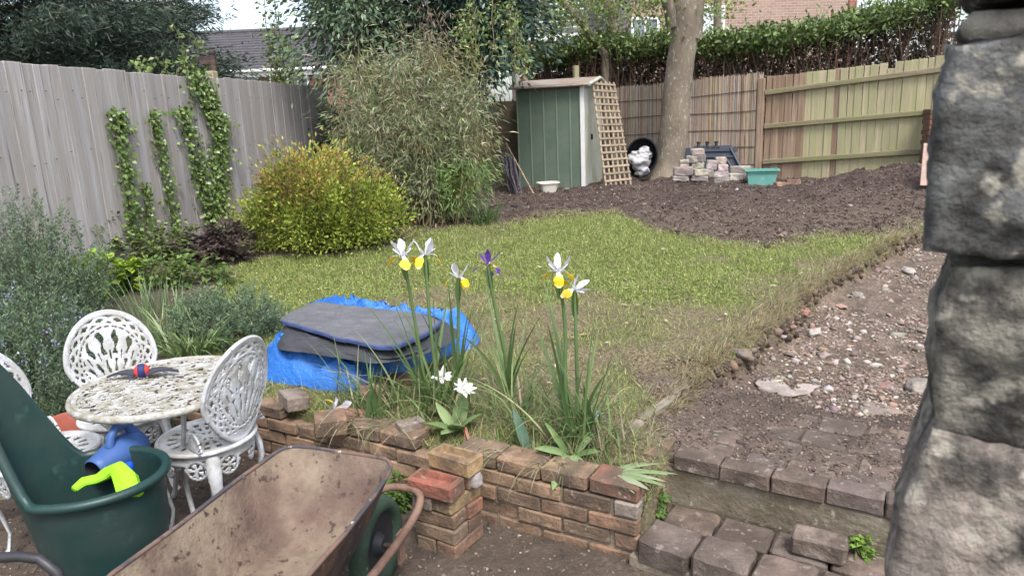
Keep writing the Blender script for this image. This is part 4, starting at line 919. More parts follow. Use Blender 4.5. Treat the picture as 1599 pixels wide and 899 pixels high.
for i, (x0, y0, x1, y1) in enumerate(BL):
    s = 7.27; px, py = 1020+(x0+x1)/2/s, 200+y1/s; Y = 11.35+.0*i+(.12 if y1 < 470 else 0)+(.08 if i in (17, 16) else 0)
    q = PY(px, py, Y); w_ = (x1-x0)/s*Y/1109*.97; h_ = (y1-y0)/s*Y/1109*.97
    me = boxmesh('stone_block', w_, rng.uniform(.14, .22), h_, BLOCK, .012, .012, 2, i); tag(put('stone_block', me, None, q, (0, rng.normal()*.04, rng.normal()*.15-.2), palette(1, [(.42, .37, .34), (.36, .32, .29), (.47, .40, .35)])[0]), BLL[i], 'stone', 'pale stone blocks heaped by the tree')
# teal planter
q = PY(1188, 294, 11.0); z0 = H(q[0], q[1]); t = thing('planter_trough', 'teal plastic planter trough beside the stone heap', 'planter', (q[0], q[1], q[2]-.01), -.22)
def taper(g, w0, d0, w1, d1, z0, z1):
    g.add([(-w0/2, -d0/2, z0), (w0/2, -d0/2, z0), (w0/2, d0/2, z0), (-w0/2, d0/2, z0), (-w1/2, -d1/2, z1), (w1/2, -d1/2, z1), (w1/2, d1/2, z1), (-w1/2, d1/2, z1)], [(0, 1, 5, 4), (1, 2, 6, 5), (2, 3, 7, 6), (3, 0, 4, 7), (0, 3, 2, 1)])
g = Geo(); taper(g, .37, .19, .44, .23, 0, .285); taper(g, .35, .17, .41, .20, .02, .28); g.obj('trough_body', TEAL, t, False)
g = Geo(); taper(g, .455, .245, .455, .245, .245, .262)
for y, sx, sy, x in ((-.13, .51, .03, 0), (.13, .51, .03, 0), (0, .03, .23, -.24), (0, .03, .23, .24)): g.box((x, y, .29), (sx, sy, .022))
g.obj('trough_rim', TEAL, t, False)
# cream bowl
q = GP(856, 300); t = thing('plastic_bowl', 'cream plastic washing up bowl on soil by the shed', 'bowl', q, .3)
g = Geo(); N_ = 40
def sq(r, z, n=4):
    L = []
    for k in range(N_):
        a = 2*pi*k/N_; c, s = math.cos(a), math.sin(a); L.append((r*math.copysign(abs(c)**(2/n), c), r*.78*math.copysign(abs(s)**(2/n), s), z))
    return L
L = sq(.12, 0)+sq(.165, .15)+sq(.185, .155)+sq(.185, .145)+sq(.175, .165)+sq(.16, .16)+sq(.115, .012)
g.add(L, [(i*N_+k, i*N_+(k+1) % N_, (i+1)*N_+(k+1) % N_, (i+1)*N_+k) for i in range(6) for k in range(N_)]+[tuple(range(6*N_, 7*N_))]); g.obj('bowl_body', CREAM, t)
# canes and stick leaning by the shed
g = Geo()
for k in range(9):
    a = GP(797+rng.normal()*4+k*1.4, 304); b = PY(783+k*2.2+rng.normal()*3, 232+abs(k-4)*5+rng.normal()*5, 11.9); g.tube(wob(a, b, 5, .012), [.014, .018, .02, .018, .012], 5)
tag(g.obj('cane_bundle', M('dark_cane', (.06, .052, .062), .7, var=.4, spots=(.25, .22, .25), bump=.3), None), 'bundle of dark canes leaning on the rendered wall', 'canes')
g = Geo(); g.tube([GP(834, 304), PY(790, 224, 12.2)], .014, 8); tag(g.obj('wooden_stick', BROWNWOOD, None), 'single brown stick leaning left of the green shed', 'stick')
# brick pier by the fence, leaning board, small heap
pa = PY(1441, 283, 10.35); pz = H(pa[0], pa[1])-.1; pt = PY(1443, 170, 10.35)[2]
root = thing('brick_pier', 'red brick pier at the right end of the back fence', 'pier', (pa[0]+.02, pa[1], pz), -.35); nrow = int((pt-pz)/.075)
bf = [boxmesh('brick', .215, .102, .065, BRICK, .005, .002, 0, i+60) for i in range(3)]
for r in range(nrow):
    for k in range(3):
        x = .1075+k*.225-(.1125 if r % 2 else 0)
        if x < .05: put('brick', bf[r % 3], root, (.0535, .11, r*.075), (0, 0, pi/2), CB['red']); continue
        put('brick', bf[(r+k) % 3], root, (x, .051, r*.075), (0, 0, 0), (.36, .13, .08) if rng.random() < .8 else CB['red'])
    for k in range(2): put('brick', bf[(r+k) % 3], root, (.052, .21+k*.225-(.1 if r % 2 else 0)+.01, r*.075), (0, 0, pi/2), CB['red']) if not (r % 2 and k == 0) else None
g = Geo(); g.box((.33, .2, nrow*.0375), (.63, .36, nrow*.075-.01)); g.obj('mortar', MORTAR, root, False)
q = GP(1443, 288); me = boxmesh('leaning_board', .22, .03, .52, PINKWOOD, .004, .002); tag(put('leaning_board', me, None, (q[0]+.06, q[1]-.02, q[2]-.02), (-.22, .05, -.3)), 'pinkish board leaning against the red brick pier', 'board')
for i, (px, py, dz, lab) in enumerate(((1408, 274, 0, 'left brick at the bottom of the small heap by the brick pier'), (1424, 274, 0, 'right brick at the bottom of the small heap by the brick pier'), (1418, 268, .07, 'top brick on the small heap by the brick pier'), (1220, 291, 0, 'red brick lying right of the teal planter'), (1238, 287, 0, 'second red brick lying further right of the teal planter'))):
    q = GP(px, py); tag(put('loose_brick', bf[i % 3], None, (q[0], q[1], q[2]+dz-.005), (0, rng.normal()*.05, rng.uniform(-.8, .2)), CB['red'] if i < 3 else CB['pink']), lab, 'brick')
# kerb pieces at the lawn edge
for i, (a, b, lab) in enumerate((((1000, 655), (1075, 603), 'worn timber edging strip between lawn and landing'), ((968, 690), (1000, 658), 'short mossy edging piece behind the iris clump'))):
    A, B = GP(*a), GP(*b); L_ = np.linalg.norm(B-A); me = boxmesh('edging_strip', L_, .05, .07, CONC, .01, .006, 4, i)
    tag(put('edging_strip', me, None, ((A[0]+B[0])/2, (A[1]+B[1])/2, (A[2]+B[2])/2-.055), (0, -math.atan2(B[2]-A[2], L_), math.atan2(B[1]-A[1], B[0]-A[0]))), lab, 'edging')

# ================================================================== VEGETATION
DOWN = np.array([0, 0, -1.]); UPV = np.array([0, 0, 1.])
def plant(name, label, cat, loc, group=None): return thing(name, label, cat, loc, 0, group)
def fol(root, me, name='foliage'): return put(name, me, root)
def loc0(root): return np.array(root.location)
# ---- conifer beyond the fence: layered drooping branches with feathery sprays
cx = PY(60, 60, 12.2); b0 = np.array([cx[0]-1.2, 12.6, .5])
t = plant('conifer_tree', 'large dark blurred conifer rising behind the left fence', 'tree', b0)
g = Geo(); g.tube([(0, 0, 0), (.05, 0, 3), (.1, .1, 6), (.1, .1, 8.5)], [.22, .18, .1, .03], 10); g.obj('trunk', BARK, t)
P, D, segs = [], [], []
for k in range(150):
    z = rng.uniform(1.6, 7.6); az = rng.uniform(-pi, pi); ln = (4.0-.34*(z-1.7))*rng.uniform(.75, 1.1)
    tip = np.array([math.cos(az)*ln, math.sin(az)*ln, z+rng.uniform(.0, .55)]); st = np.array([.05, .05, z-.1]); segs.append((wob(st, tip, 5, .06), .035, .008))
    m_ = int(140+120*ln); tt = rng.uniform(.18, 1.03, m_)**.8; q = st+(tip-st)*tt[:, None]; spread = .10+.16*(1-np.abs(tt-.6))
    q = q+rng.normal(size=(m_, 3))*spread[:, None]*[1, 1, .6]-np.array([0, 0, .14]); q[:, 2] -= .12*tt**2
    P.append(q); D.append(np.tile((tip-st)/ln, (m_, 1))+rng.normal(size=(m_, 3))*.5-[0, 0, .35])
P = np.concatenate(P); D = np.concatenate(D); n = len(P)
fol(t, leafmesh('crown', np.repeat(P, 4, 0)+rng.normal(size=(4*n, 3))*.06, np.repeat(D, 4, 0)+rng.normal(size=(4*n, 3))*.5, rng.uniform(.07, .17, 4*n), rng.uniform(.016, .032, 4*n), palette(4*n, [(.055, .082, .062), (.08, .115, .08), (.04, .06, .05), (.115, .125, .085)], [.4, .3, .2, .1])), 'crown')
put('branches', twigs('branches', segs, col=(.06, .045, .035)), t)
# ---- two evergreen trees behind the bamboo
def broadtree(label, base, top, rad, cen, nleaf, ncl, cr, L, W, cols, wts, droop, mat, name='evergreen_tree', lump_=.3, trunk_r=.13, down=.8, seed=0):
    t = plant(name, label, 'tree', base); g = Geo(); P_ = wob((0, 0, 0), np.array(top)-base, 7, .06); g.tube(P_, list(np.linspace(trunk_r, .03, 7)), 9); g.obj('trunk', BARK, t)
    P, D = clumpcloud(nleaf, ncl, rad, cr, .35, seed, lump_); c = np.array(cen)-base; P = P+c
    segs = [(wob(P_[rng.integers(2, 6)], P[rng.integers(len(P))], 5, .08), .035, .008) for _ in range(46)]
    put('branches', twigs('branches', segs, col=(.09, .075, .06)), t)
    n = len(P); D = D*.7+DOWN*down+rng.normal(size=(n, 3))*.35
    fol(t, leafmesh('crown', P, D, rng.uniform(L*.7, L*1.25, n), rng.uniform(W*.7, W*1.2, n), palette(n, cols, wts), mat, .15), 'crown'); return t
c = PY(545, 40, 10.4); broadtree('tall evergreen tree with long drooping blue green leaves beside the house roof', np.array([c[0]+.2, 10.6, .6]), (c[0]+.2, 10.6, 5.2), (1.0, .95, 1.55), (c[0]+.12, 10.6, c[2]+.35), 12000, 150, .34, .105, .038, [(.10, .155, .085), (.14, .20, .115), (.065, .10, .055), (.2, .26, .16)], [.4, .3, .2, .1], 0, GLOSSLEAF, seed=2, down=.4)
c = PY(725, 25, 10.9); broadtree('very dark glossy evergreen tree left of the shed and hedge', np.array([c[0], 11.0, .6]), (c[0], 11.0, 6), (1.2, 1.1, 1.75), (c[0]+.05, 11.1, c[2]+.4), 24000, 200, .36, .11, .05, [(.045, .082, .06), (.065, .115, .08), (.03, .055, .042), (.12, .18, .125)], [.42, .3, .2, .08], 0, GLOSSLEAF, seed=5, down=.35)
# pale green sapling by the roof and leafy shrub with an arching shoot
def spindly(name, label, base, shoots, nl, L, W, cols, cat='tree', spread=.09):
    t = plant(name, label, cat, base); segs = []; P, D = [], []
    for tip, k in shoots:
        tip = np.array(tip)-base; path = wob((0, 0, 0), tip, 8, .05); segs.append((path, .018, .004))
        tt = rng.uniform(.3, 1.02, int(nl*k)); q = np.array([np.array(path)[min(6, int(v*7))]+(np.array(path)[min(7, int(v*7)+1)]-np.array(path)[min(6, int(v*7))])*(v*7-int(v*7)) for v in np.minimum(tt, .99)])
        P.append(q+rng.normal(size=q.shape)*spread*(1.4-tt)[:, None]); D.append(rng.normal(size=q.shape)*.8+unit(tip)*.4)
    P, D = np.concatenate(P), np.concatenate(D); n = len(P)
    put('trunk', twigs('trunk', segs), t); fol(t, leafmesh('crown', P, D, rng.uniform(L*.7, L*1.2, n), rng.uniform(W*.7, W*1.2, n), palette(n, cols)), 'crown'); return t
LG = [(.20, .27, .09), (.26, .33, .13), (.14, .2, .06), (.3, .34, .18)]
b = PY(438, 150, 11.6); b[2] = .6
spindly('sapling', 'thin pale green sapling in front of the red house roof', b, [(PY(412, -20, 11.5), 1), (PY(428, 30, 11.6), 1.2), (PY(445, 60, 11.6), 1.5), (PY(425, 70, 11.5), 1.5), (PY(465, 100, 11.6), 1), (PY(440, 100, 11.7), 1.2), (PY(432, -30, 11.7), .8)], 170, .08, .05, LG, spread=.14)
b = PY(262, 130, 9.4); b[2] = .6
spindly('leafy_shrub', 'light green leafy shrub topping the left fence with one arching shoot', b, [(PY(210, 98, 9.3), 1.3), (PY(235, 88, 9.3), 1.3), (PY(255, 92, 9.2), 1.3), (PY(275, 100, 9.2), 1), (PY(288, 92, 9.2), .8), (PY(225, 100, 9.2), 1)], 110, .075, .05, LG, 'shrub', .10)
b = PY(322, 122, 9.9); b[2] = 1.2
spindly('arching_shoot', 'single arching leafy shoot against the dark conifer', b, [(PY(318, 70, 9.9), .5), (PY(300, 55, 9.8), .9), (PY(272, 40, 9.7), 1.0)], 70, .07, .05, LG, 'shoot', .05)
# ---- bamboo
bc = G0(648, 352); t = plant('bamboo', 'tall airy bamboo clump arching beside the yellow bush', 'bamboo', bc)
segs = []; P = []; D = []
for k in range(150):
    a = rng.uniform(0, 2*pi); r = .66*math.sqrt(rng.random()); st = np.array([r*math.cos(a)*1.05, .55*r*math.sin(a)+.25, 0])
    hz = rng.uniform(.75, 2.4)*(1-.18*abs(st[0])); tip = st+np.array([st[0]*.22+rng.normal()*.14, rng.normal()*.2-.1, hz]); 
    path = np.array(wob(st, tip, 7, .03)); path[-2:, 2] -= np.array([.03, .12]); segs.append((list(path), .008, .0025))
    m_ = 210; tt = rng.uniform(.16, 1, m_)**.9; i0 = np.minimum((tt*6).astype(int), 5); f = (tt*6-i0)[:, None]; q = path[i0]*(1-f)+path[i0+1]*f
    o = rng.normal(size=(m_, 3))*np.array([.11, .11, .08]); P.append(q+o); D.append(o/.1*.6+rng.normal(size=(m_, 3))*.35+[0, 0, -.45])
P, D = np.concatenate(P), np.concatenate(D); n = len(P)
hf = P[:, 2:3]/2; colr = palette(n, [(.26, .29, .15), (.33, .34, .2), (.17, .2, .105), (.42, .39, .28), (.2, .275, .1)], [.34, .22, .2, .14, .10])
dz = vn(P[:, 0]+P[:, 1], P[:, 2], 2.2, 80)[:, None]; colr = np.where(dz > .25, colr*[1.0, .86, .75], colr); colr = np.where((P[:, :1] > .30) & (P[:, 2:3] < .75), colr*[.8, 1.05, .7], colr)
ribb = leafmesh('foliage', P, D, rng.uniform(.06, .13, n), rng.uniform(.008, .015, n), colr, LEAF, .2, .12)
fol(t, ribb); put('canes', twigs('canes', segs, col=(.24, .19, .11)), t)
dn_ = palette(300, [(.27, .2, .15), (.22, .16, .13)]); P = np.array([.30, .2, 2.1])+rng.normal(size=(300, 3))*[.12, .12, .28]
fol(t, leafmesh('dead_shoots', P, DOWN+rng.normal(size=(300, 3))*.5, .10, .012, dn_, LEAF))
# green climber hanging over the bamboo top
b = PY(735, 60, 9.8); t = plant('climber', 'bright green climber trailing down over the bamboo top', 'climber', b)
P, D, segs = [], [], []
for (px, p0, p1) in ((735, -20, 105), (745, 10, 100), (726, 20, 70), (795, 0, 60), (805, 20, 110), (770, -10, 90), (812, 60, 120)):
    A, B = PY(px, p0, 9.7)-b, PY(px+rng.normal()*5, p1, 9.5)-b; segs.append((wob(A, B, 6, .03), .006, .004)); m_ = 130; P.append(A+(B-A)*rng.random((m_, 1))+rng.normal(size=(m_, 3))*.06); D.append(rng.normal(size=(m_, 3))+DOWN*.8)
P, D = np.concatenate(P), np.concatenate(D); n = len(P); put('stems', twigs('stems', segs, col=(.2, .14, .1)), t); fol(t, leafmesh('foliage', P, D, rng.uniform(.05, .09, n), rng.uniform(.02, .035, n), palette(n, [(.2, .26, .09), (.15, .21, .07), (.27, .31, .14)])))
# ivy-dark filler at the end of the left fence
b = PY(525, 215, 11.6); t = plant('ivy_bush', 'dark green ivy mound at the far end of the grey fence', 'ivy', (b[0], b[1], .6))
P, D = clumpcloud(2600, 50, (.42, .4, .85), .25, .5, 9); P += [0, 0, .75]; n = len(P); segs = [(wob((0, 0, 0), P[rng.integers(n)], 5, .05), .015, .005) for _ in range(14)]; put('stems', twigs('stems', segs), t)
fol(t, leafmesh('foliage', P, D+DOWN*.5, rng.uniform(.05, .09, n), rng.uniform(.04, .07, n), palette(n, [(.06, .10, .035), (.10, .16, .05), (.04, .065, .025), (.16, .22, .09)]), GLOSSLEAF))
# ---- golden bush
bc = G0(502, 398); bc[1] += .35; t = plant('golden_bush', 'rounded golden yellow shrub with orange tinted top by the grey fence', 'shrub', bc); t.scale = (.93, 1, 1.02)
P, D = clumpcloud(17000, 130, (.60, .56, .54), .18, .6, 3, .6); P += [-.16, 0, .44]
P2, D2 = clumpcloud(6500, 55, (.40, .42, .34), .17, .6, 8, .5); P2 += [.40, -.05, .34]; P3, D3 = clumpcloud(4200, 40, (.34, .4, .32), .17, .6, 11, .5); P3 += [-.56, -.02, .30]; P = np.concatenate([P, P2, P3]); D = np.concatenate([D, D2, D3]); P, D = P[P[:, 2] > .04], D[P[:, 2] > .04]; n = len(P)
colr = palette(n, [(.30, .35, .06), (.215, .28, .05), (.39, .42, .085), (.125, .17, .035)], [.4, .3, .15, .15]); tp = sstep(.45, .8, P[:, 2]+.15*vn(P[:, 0], P[:, 1], 4, 81)-.25*sstep(.1, .5, P[:, 0]))[:, None]
org = palette(n, [(.42, .31, .10), (.38, .30, .08), (.42, .27, .13)]); colr = np.where(rng.random((n, 1)) < tp*.5, org, colr)*(1+.32*vn(P[:, 0]*1.3+P[:, 1], P[:, 2], 5.5, 83)[:, None])
fol(t, leafmesh('foliage', P, D*.8+UPV*.5+rng.normal(size=(n, 3))*.5, rng.uniform(.030, .054, n), rng.uniform(.017, .028, n), colr, LEAF, .2))
segs = []; Pt, Dt = [], []
for _ in range(130):
    d = sphdir(1)[0]; d[2] = abs(d[2])*1.0; e = np.array([d[0]*.84, d[1]*.66, .36+d[2]*.55+rng.uniform(-.05, .12)]); segs.append((wob(np.array([d[0]*.2, d[1]*.2, 0]), e, 5, .03), .007, .0025)); m_ = 14; v = unit(d+UPV*.8); Pt.append(e+v*rng.uniform(-.12, .04, (m_, 1))+rng.normal(size=(m_, 3))*.015); Dt.append(rng.normal(size=(m_, 3))*.6+v*.6)
Pt, Dt = np.concatenate(Pt), np.concatenate(Dt); n = len(Pt); cc_ = np.where(Pt[:, 2:3] > .68, palette(n, [(.40, .27, .075), (.32, .28, .05)]), palette(n, [(.28, .31, .03), (.22, .27, .03)]))
fol(t, leafmesh('young_shoots', Pt, Dt, .035, .017, cc_, LEAF)); put('stems', twigs('stems', segs, col=(.13, .085, .06)), t)
# ---- rosemary bushes at the left with pale blue flowers
def rosemary(label, base, rad, nsp, seed, tone=1., hz=None, flowers=True, ln=(.16, .34)):
    t = plant('rosemary_bush', label, 'shrub', base, 'rosemary bushes by the table'); base = np.array(base); d = sphdir(nsp); d[:, 2] = np.abs(d[:, 2])*1.1-.12; r = rng.uniform(.5, 1, nsp)*(1+.22*np.array([mn.noise(Vector(q)*2.4+Vector((seed, 0, 0))) for q in d]))
    e = d*r[:, None]*np.array(rad); e[:, 2] = np.maximum(e[:, 2], -.05); v = d*.55+UPV*.9+rng.normal(size=(nsp, 3))*.25; v /= np.linalg.norm(v, axis=1, keepdims=True); L = rng.uniform(*ln, nsp)
    m_ = 42; tt = rng.random((nsp, m_, 1)); q = e[:, None]+v[:, None]*L[:, None, None]*(tt-.3); a = rng.normal(size=(nsp, m_, 3)); dd = a-(a*v[:, None]).sum(-1, keepdims=True)*v[:, None]; dd = dd/np.linalg.norm(dd, axis=-1, keepdims=True)+v[:, None]*.9
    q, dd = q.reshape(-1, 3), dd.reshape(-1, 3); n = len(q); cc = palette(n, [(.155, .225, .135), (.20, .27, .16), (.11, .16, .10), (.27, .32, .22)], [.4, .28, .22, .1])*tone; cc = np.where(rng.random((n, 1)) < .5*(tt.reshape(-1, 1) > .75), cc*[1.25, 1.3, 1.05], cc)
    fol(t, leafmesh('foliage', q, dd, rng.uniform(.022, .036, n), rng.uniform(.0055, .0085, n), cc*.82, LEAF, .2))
    put('stems', twigs('stems', [(wob(d[k]*.06, e[k], 4, .03), .007, .003) for k in range(0, nsp, 6)], col=(.12, .1, .075)), t)
    if flowers:
        k = rng.choice(np.where((vn(e[:, 0]*3+e[:, 1], e[:, 2]*2, 1.6, 82+seed) > .05) & (r > .7))[0], 460); q = e[k]+v[k]*L[k][:, None]*rng.uniform(-.1, .6, (460, 1))
        q = np.repeat(q, 5, 0)+rng.normal(size=(2300, 3))*.016; fol(t, leafmesh('flowers', q, sphdir(2300), .018, .013, palette(2300, [(.40, .43, .62), (.48, .50, .66), (.32, .35, .55)]), PETAL), 'flowers')
    return t
def on(px, py):
    q = G0(px, py); q[2] = H(q[0], q[1]); return q
rosemary('large blue green rosemary bush with pale blue flowers at the left edge', (-3.12, 4.42, H(-3.12, 4.42)), (.62, .55, .84), 1500, 1)
rosemary('tall rosemary bush at the far left rising against the fence', (-3.55, 5.15, H(-3.55, 5.15)), (.55, .55, .92), 900, 2, flowers=False)
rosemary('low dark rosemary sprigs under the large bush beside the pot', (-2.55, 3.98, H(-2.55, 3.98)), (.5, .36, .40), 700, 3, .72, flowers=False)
rosemary('feathery grey green rosemary behind the garden table', (-1.98, 4.75, H(-1.98, 4.75)), (.40, .34, .27), 360, 4, 1.05, flowers=False, ln=(.14, .3))
# ---- bed plants
def strappy(name, label, px, py, n, L, W, lean, bend, cols, cat='plant', rad=.1, grp=None, tip=None):
    b = on(px, py); t = plant(name, label, cat, b, grp); a = rng.uniform(0, 2*pi, n); r = rad*np.sqrt(rng.random(n)); P = np.stack([r*np.cos(a), r*np.sin(a), 0*a-.01], 1); az = a+rng.normal(size=n)*.6
    put('leaves', ribbons('leaves', P, az, L*rng.uniform(.6, 1.1, n), W*rng.uniform(.7, 1.2, n), lean*rng.uniform(.2, 1.2, n), bend*rng.uniform(.4, 1.3, n), palette(n, cols), 6, LEAF, tip), t); return t
SG_ = [(.17, .26, .09), (.22, .31, .12), (.13, .2, .065), (.29, .35, .18)]
strappy('daylily_clump', 'clump of arching strap leaves beyond the table edge', 300, 552, 120, .42, .017, .5, 1.5, SG_, rad=.14)
strappy('daylily_clump', 'second strap leaved clump left of the arching one', 262, 535, 70, .36, .014, .35, 1.0, SG_, rad=.12)
strappy('upright_leaf_clump', 'upright thin green leaves behind the strap leaved clumps', 245, 492, 90, .38, .012, .25, .5, [(.2, .28, .14), (.25, .33, .17), (.15, .22, .1)], rad=.22)
strappy('bluebell_clump', 'glossy dark strap leaves at the bamboo foot', 760, 352, 70, .34, .02, .4, 1.1, [(.08, .13, .05), (.12, .18, .07)], rad=.14)
def leafy(name, label, px, py, rad, n, L, W, cols, cat='plant', mat=LEAF, flat=True, z=.0, ncl=40):
    b = on(px, py); t = plant(name, label, cat, b); P, D = clumpcloud(n, ncl, rad, .14*max(rad), .4, px % 13, .3); P = P+[0, 0, rad[2]*.7+z]; k = P[:, 2] > .005; P, D = P[k], D[k]; n = len(P)
    put('stems', twigs('stems', [(wob((rng.normal()*.03, rng.normal()*.03, 0), P[rng.integers(n)], 4, .02), .004, .002) for _ in range(16)], col=(.12, .13, .06)), t)
    D = D*.8+rng.normal(size=(n, 3))*.3; D[:, 2] *= .5
    put('leaves', leafmesh('leaves', P, D, rng.uniform(L*.65, L*1.2, n), rng.uniform(W*.65, W*1.2, n), palette(n, cols), mat, .12, .15, UPV if flat else None), t); return t
leafy('alchemilla', 'bright lime green round leaved plant by the rosemary', 160, 462, (.34, .25, .24), 620, .085, .085, [(.22, .32, .035), (.28, .38, .05), (.16, .24, .03)])
leafy('purple_heuchera', 'dark purple leaved plant at the foot of the ivy fence', 345, 410, (.42, .26, .22), 900, .07, .055, [(.06, .045, .045), (.085, .055, .055), (.05, .055, .035), (.12, .085, .08)])
leafy('ground_elder', 'mixed green weeds along the fence base below the ivy', 225, 408, (.62, .3, .2), 1300, .06, .045, [(.12, .17, .055), (.16, .215, .06), (.08, .12, .04), (.2, .24, .09)])
leafy('green_weeds', 'fresh green weeds between bed plants and purple foliage', 265, 445, (.55, .25, .15), 1100, .06, .04, [(.13, .2, .05), (.17, .25, .07), (.10, .15, .045)])
leafy('yellow_leaf_plant', 'small yellow green leaved shrub beside the tall rosemary', 128, 420, (.42, .28, .40), 1000, .05, .035, [(.22, .25, .08), (.16, .2, .07), (.26, .28, .12)])
leafy('step_weed', 'small bright weed growing at the loose grey brick', 1345, 868, (.055, .05, .05), 90, .035, .028, [(.13, .22, .04), (.18, .28, .06)], ncl=14).location.z = .11
leafy('wall_weed', 'leafy green weed in the gap between wall end and steps', 1015, 800, (.07, .09, .10), 260, .04, .03, [(.12, .19, .05), (.16, .23, .07), (.09, .14, .04)], ncl=24).location.z = .06
leafy('weed_tuft', 'dark leafy weed growing between wheelbarrow and brick stack', 622, 775, (.08, .09, .09), 260, .04, .032, [(.09, .15, .04), (.13, .2, .05)], ncl=24)
leafy('wall_ivy', 'small ivy sprig growing out of the wall face below the fallen iris', 545, 700, (.10, .05, .09), 150, .032, .03, [(.13, .2, .06), (.18, .24, .09)], ncl=20)
for o in bpy.data.objects:
    if o.name.startswith('weed_tuft'): q = PZ(622, 790, .02); o.location = q
    if o.name.startswith('wall_ivy'): q = PZ(545, 695, .16); o.location = (q[0], q[1]-.02, .10)
    if o.name.startswith('wall_weed'): q = PZ(1022, 795, .1); o.location = (q[0], q[1], .05)
    if o.name.startswith('step_weed'): q = PZ(1345, 862, .11); o.location = q
# ---- ivy strands on the fence
def ivy(label, pts, wd, n, L):
    wd *= .8; n = int(n*1.7); L *= .8
    A = onfence(*pts[0]); t = plant('ivy_strand', label, 'ivy', A, 'ivy strands on the grey fence'); W3 = [onfence(*p, off=.02)-A for p in pts]
    segs = [(W3, .006, .009)]; tt = rng.random(n)*(len(pts)-1); i0 = np.minimum(tt.astype(int), len(pts)-2); f = (tt-i0)[:, None]; W3 = np.array(W3); q = W3[i0]*(1-f)+W3[i0+1]*f
    fn3 = np.array([FN[0], FN[1], 0]); fd3 = np.array([FD[0], FD[1], 0]); wv = wd*(.55+.45*np.abs(np.sin(tt*2.6+px_seed(label))))
    q = q+fd3*(rng.normal(size=(n, 1))*wv[:, None]*.5)+fn3*rng.uniform(.0, .07, (n, 1))+UPV*rng.normal(size=(n, 1))*.02
    D = DOWN*.7+fn3*.35+rng.normal(size=(n, 3))*.45
    low = sstep(.8, 0, q[:, 2]+A[2]-.6)[:, None]; cc = palette(n, [(.13, .20, .05), (.18, .26, .075), (.09, .145, .04), (.23, .3, .11)], [.35, .3, .2, .15])
    put('stem', twigs('stem', segs), t); put('leaves', leafmesh('leaves', q, D, rng.uniform(L*.6, L*1.2, n), rng.uniform(L*.6, L*1.1, n), cc, GLOSSLEAF, .1, 0, fn3), t)
def px_seed(s): return sum(map(ord, s)) % 7
ivy('leftmost ivy strand hanging on the grey fence', [(177, 172), (183, 200), (190, 250), (200, 310), (210, 378)], .22, 420, .062)
ivy('thin short ivy strand low on the fence beside the leftmost one', [(222, 285), (227, 320), (233, 380)], .09, 110, .05)
ivy('narrow ivy strand second from the ivy covered post', [(234, 172), (242, 215), (255, 270), (266, 325), (270, 395)], .16, 330, .058)
ivy('broad ivy strand covering the fence right below the pale post', [(302, 112), (322, 160), (340, 195), (338, 260), (338, 340)], .36, 950, .065)
ivy('ivy strand hanging left of the broad one by the post', [(280, 165), (292, 205), (308, 270), (326, 330), (332, 370)], .26, 520, .062)
# ---- the leaning tree by the back fence
tb0 = GP(1044, 280); t = plant('leaning_tree', 'thick leaning tree trunk in front of the reed screen', 'tree', tb0)
pth = [PY(x, y, Y)-tb0 for x, y, Y in ((1040, 300, 12.7), (1044, 279, 12.7), (1049, 240, 12.7), (1054, 180, 12.65), (1061, 110, 12.6), (1070, 50, 12.55), (1067, 0, 12.5), (1060, -80, 12.5), (1055, -200, 12.5), (1050, -330, 12.5))]
g = Geo(); P_ = smooth_path([np.array(p) for p in pth], 2); ph = [p[2] for p in P_]; rad = np.interp(ph, [-.2, .0, .25, .9, 2.1, 2.6, 3.3, 4.6, 6], [.43, .36, .275, .245, .225, .24, .20, .13, .07]); g.tube(P_, list(rad), 18)
me = g.mesh('trunk', BARK)
for v in me.vertices: v.co += Vector(mn.noise_vector(v.co*3.2))*.02+Vector(mn.noise_vector(v.co*9))*.007
put('trunk', me, t)
lim = [[(1085, 60, 12.5), (1090, 10, 12.45), (1100, -60, 12.4), (1130, -220, 12.2)], [(1052, 40, 12.5), (1042, 0, 12.4), (1020, -60, 12.3), (960, -200, 12)], [(1048, 95, 12.6), (1038, 120, 12.65)]]
for L_ in lim[:2]:
    lp = smooth_path([PY(*p)-tb0 for p in L_]); g = Geo(); g.tube(lp, list(np.linspace(.13, .04, len(lp))), 10); g.obj('limb', BARK, t)
LGc = [(.16, .225, .06), (.21, .28, .08), (.12, .17, .045), (.26, .32, .11)]
def sprays(t, spots, n, L, W, cols, org, r=.16, name='crown'):
    P, D, segs = [], [], []
    for s in spots:
        c = PY(*s)-org; P.append(c+rng.normal(size=(n, 3))*[r*1.4, r, r*.8]); D.append(rng.normal(size=(n, 3))+DOWN*.5); segs.append((wob(c+[rng.normal()*.25, .1, .5], c, 4, .03), .008, .003))
    P, D = np.concatenate(P), np.concatenate(D); m_ = len(P); put('twigs', twigs('twigs', segs), t)
    put(name, leafmesh(name, P, D, rng.uniform(L*.6, L*1.2, m_), rng.uniform(W*.6, W*1.2, m_), palette(m_, cols)), t)
sprays(t, [(1000+rng.normal()*75, -40+rng.normal()*30, 12.2+rng.normal()*.4) for _ in range(26)]+[(x, y, 12.3) for x, y in ((1118, 12), (1132, 6), (1030, 8), (1012, 22), (1040, 55), (1140, 20))], 34, .085, .05, LGc, tb0)
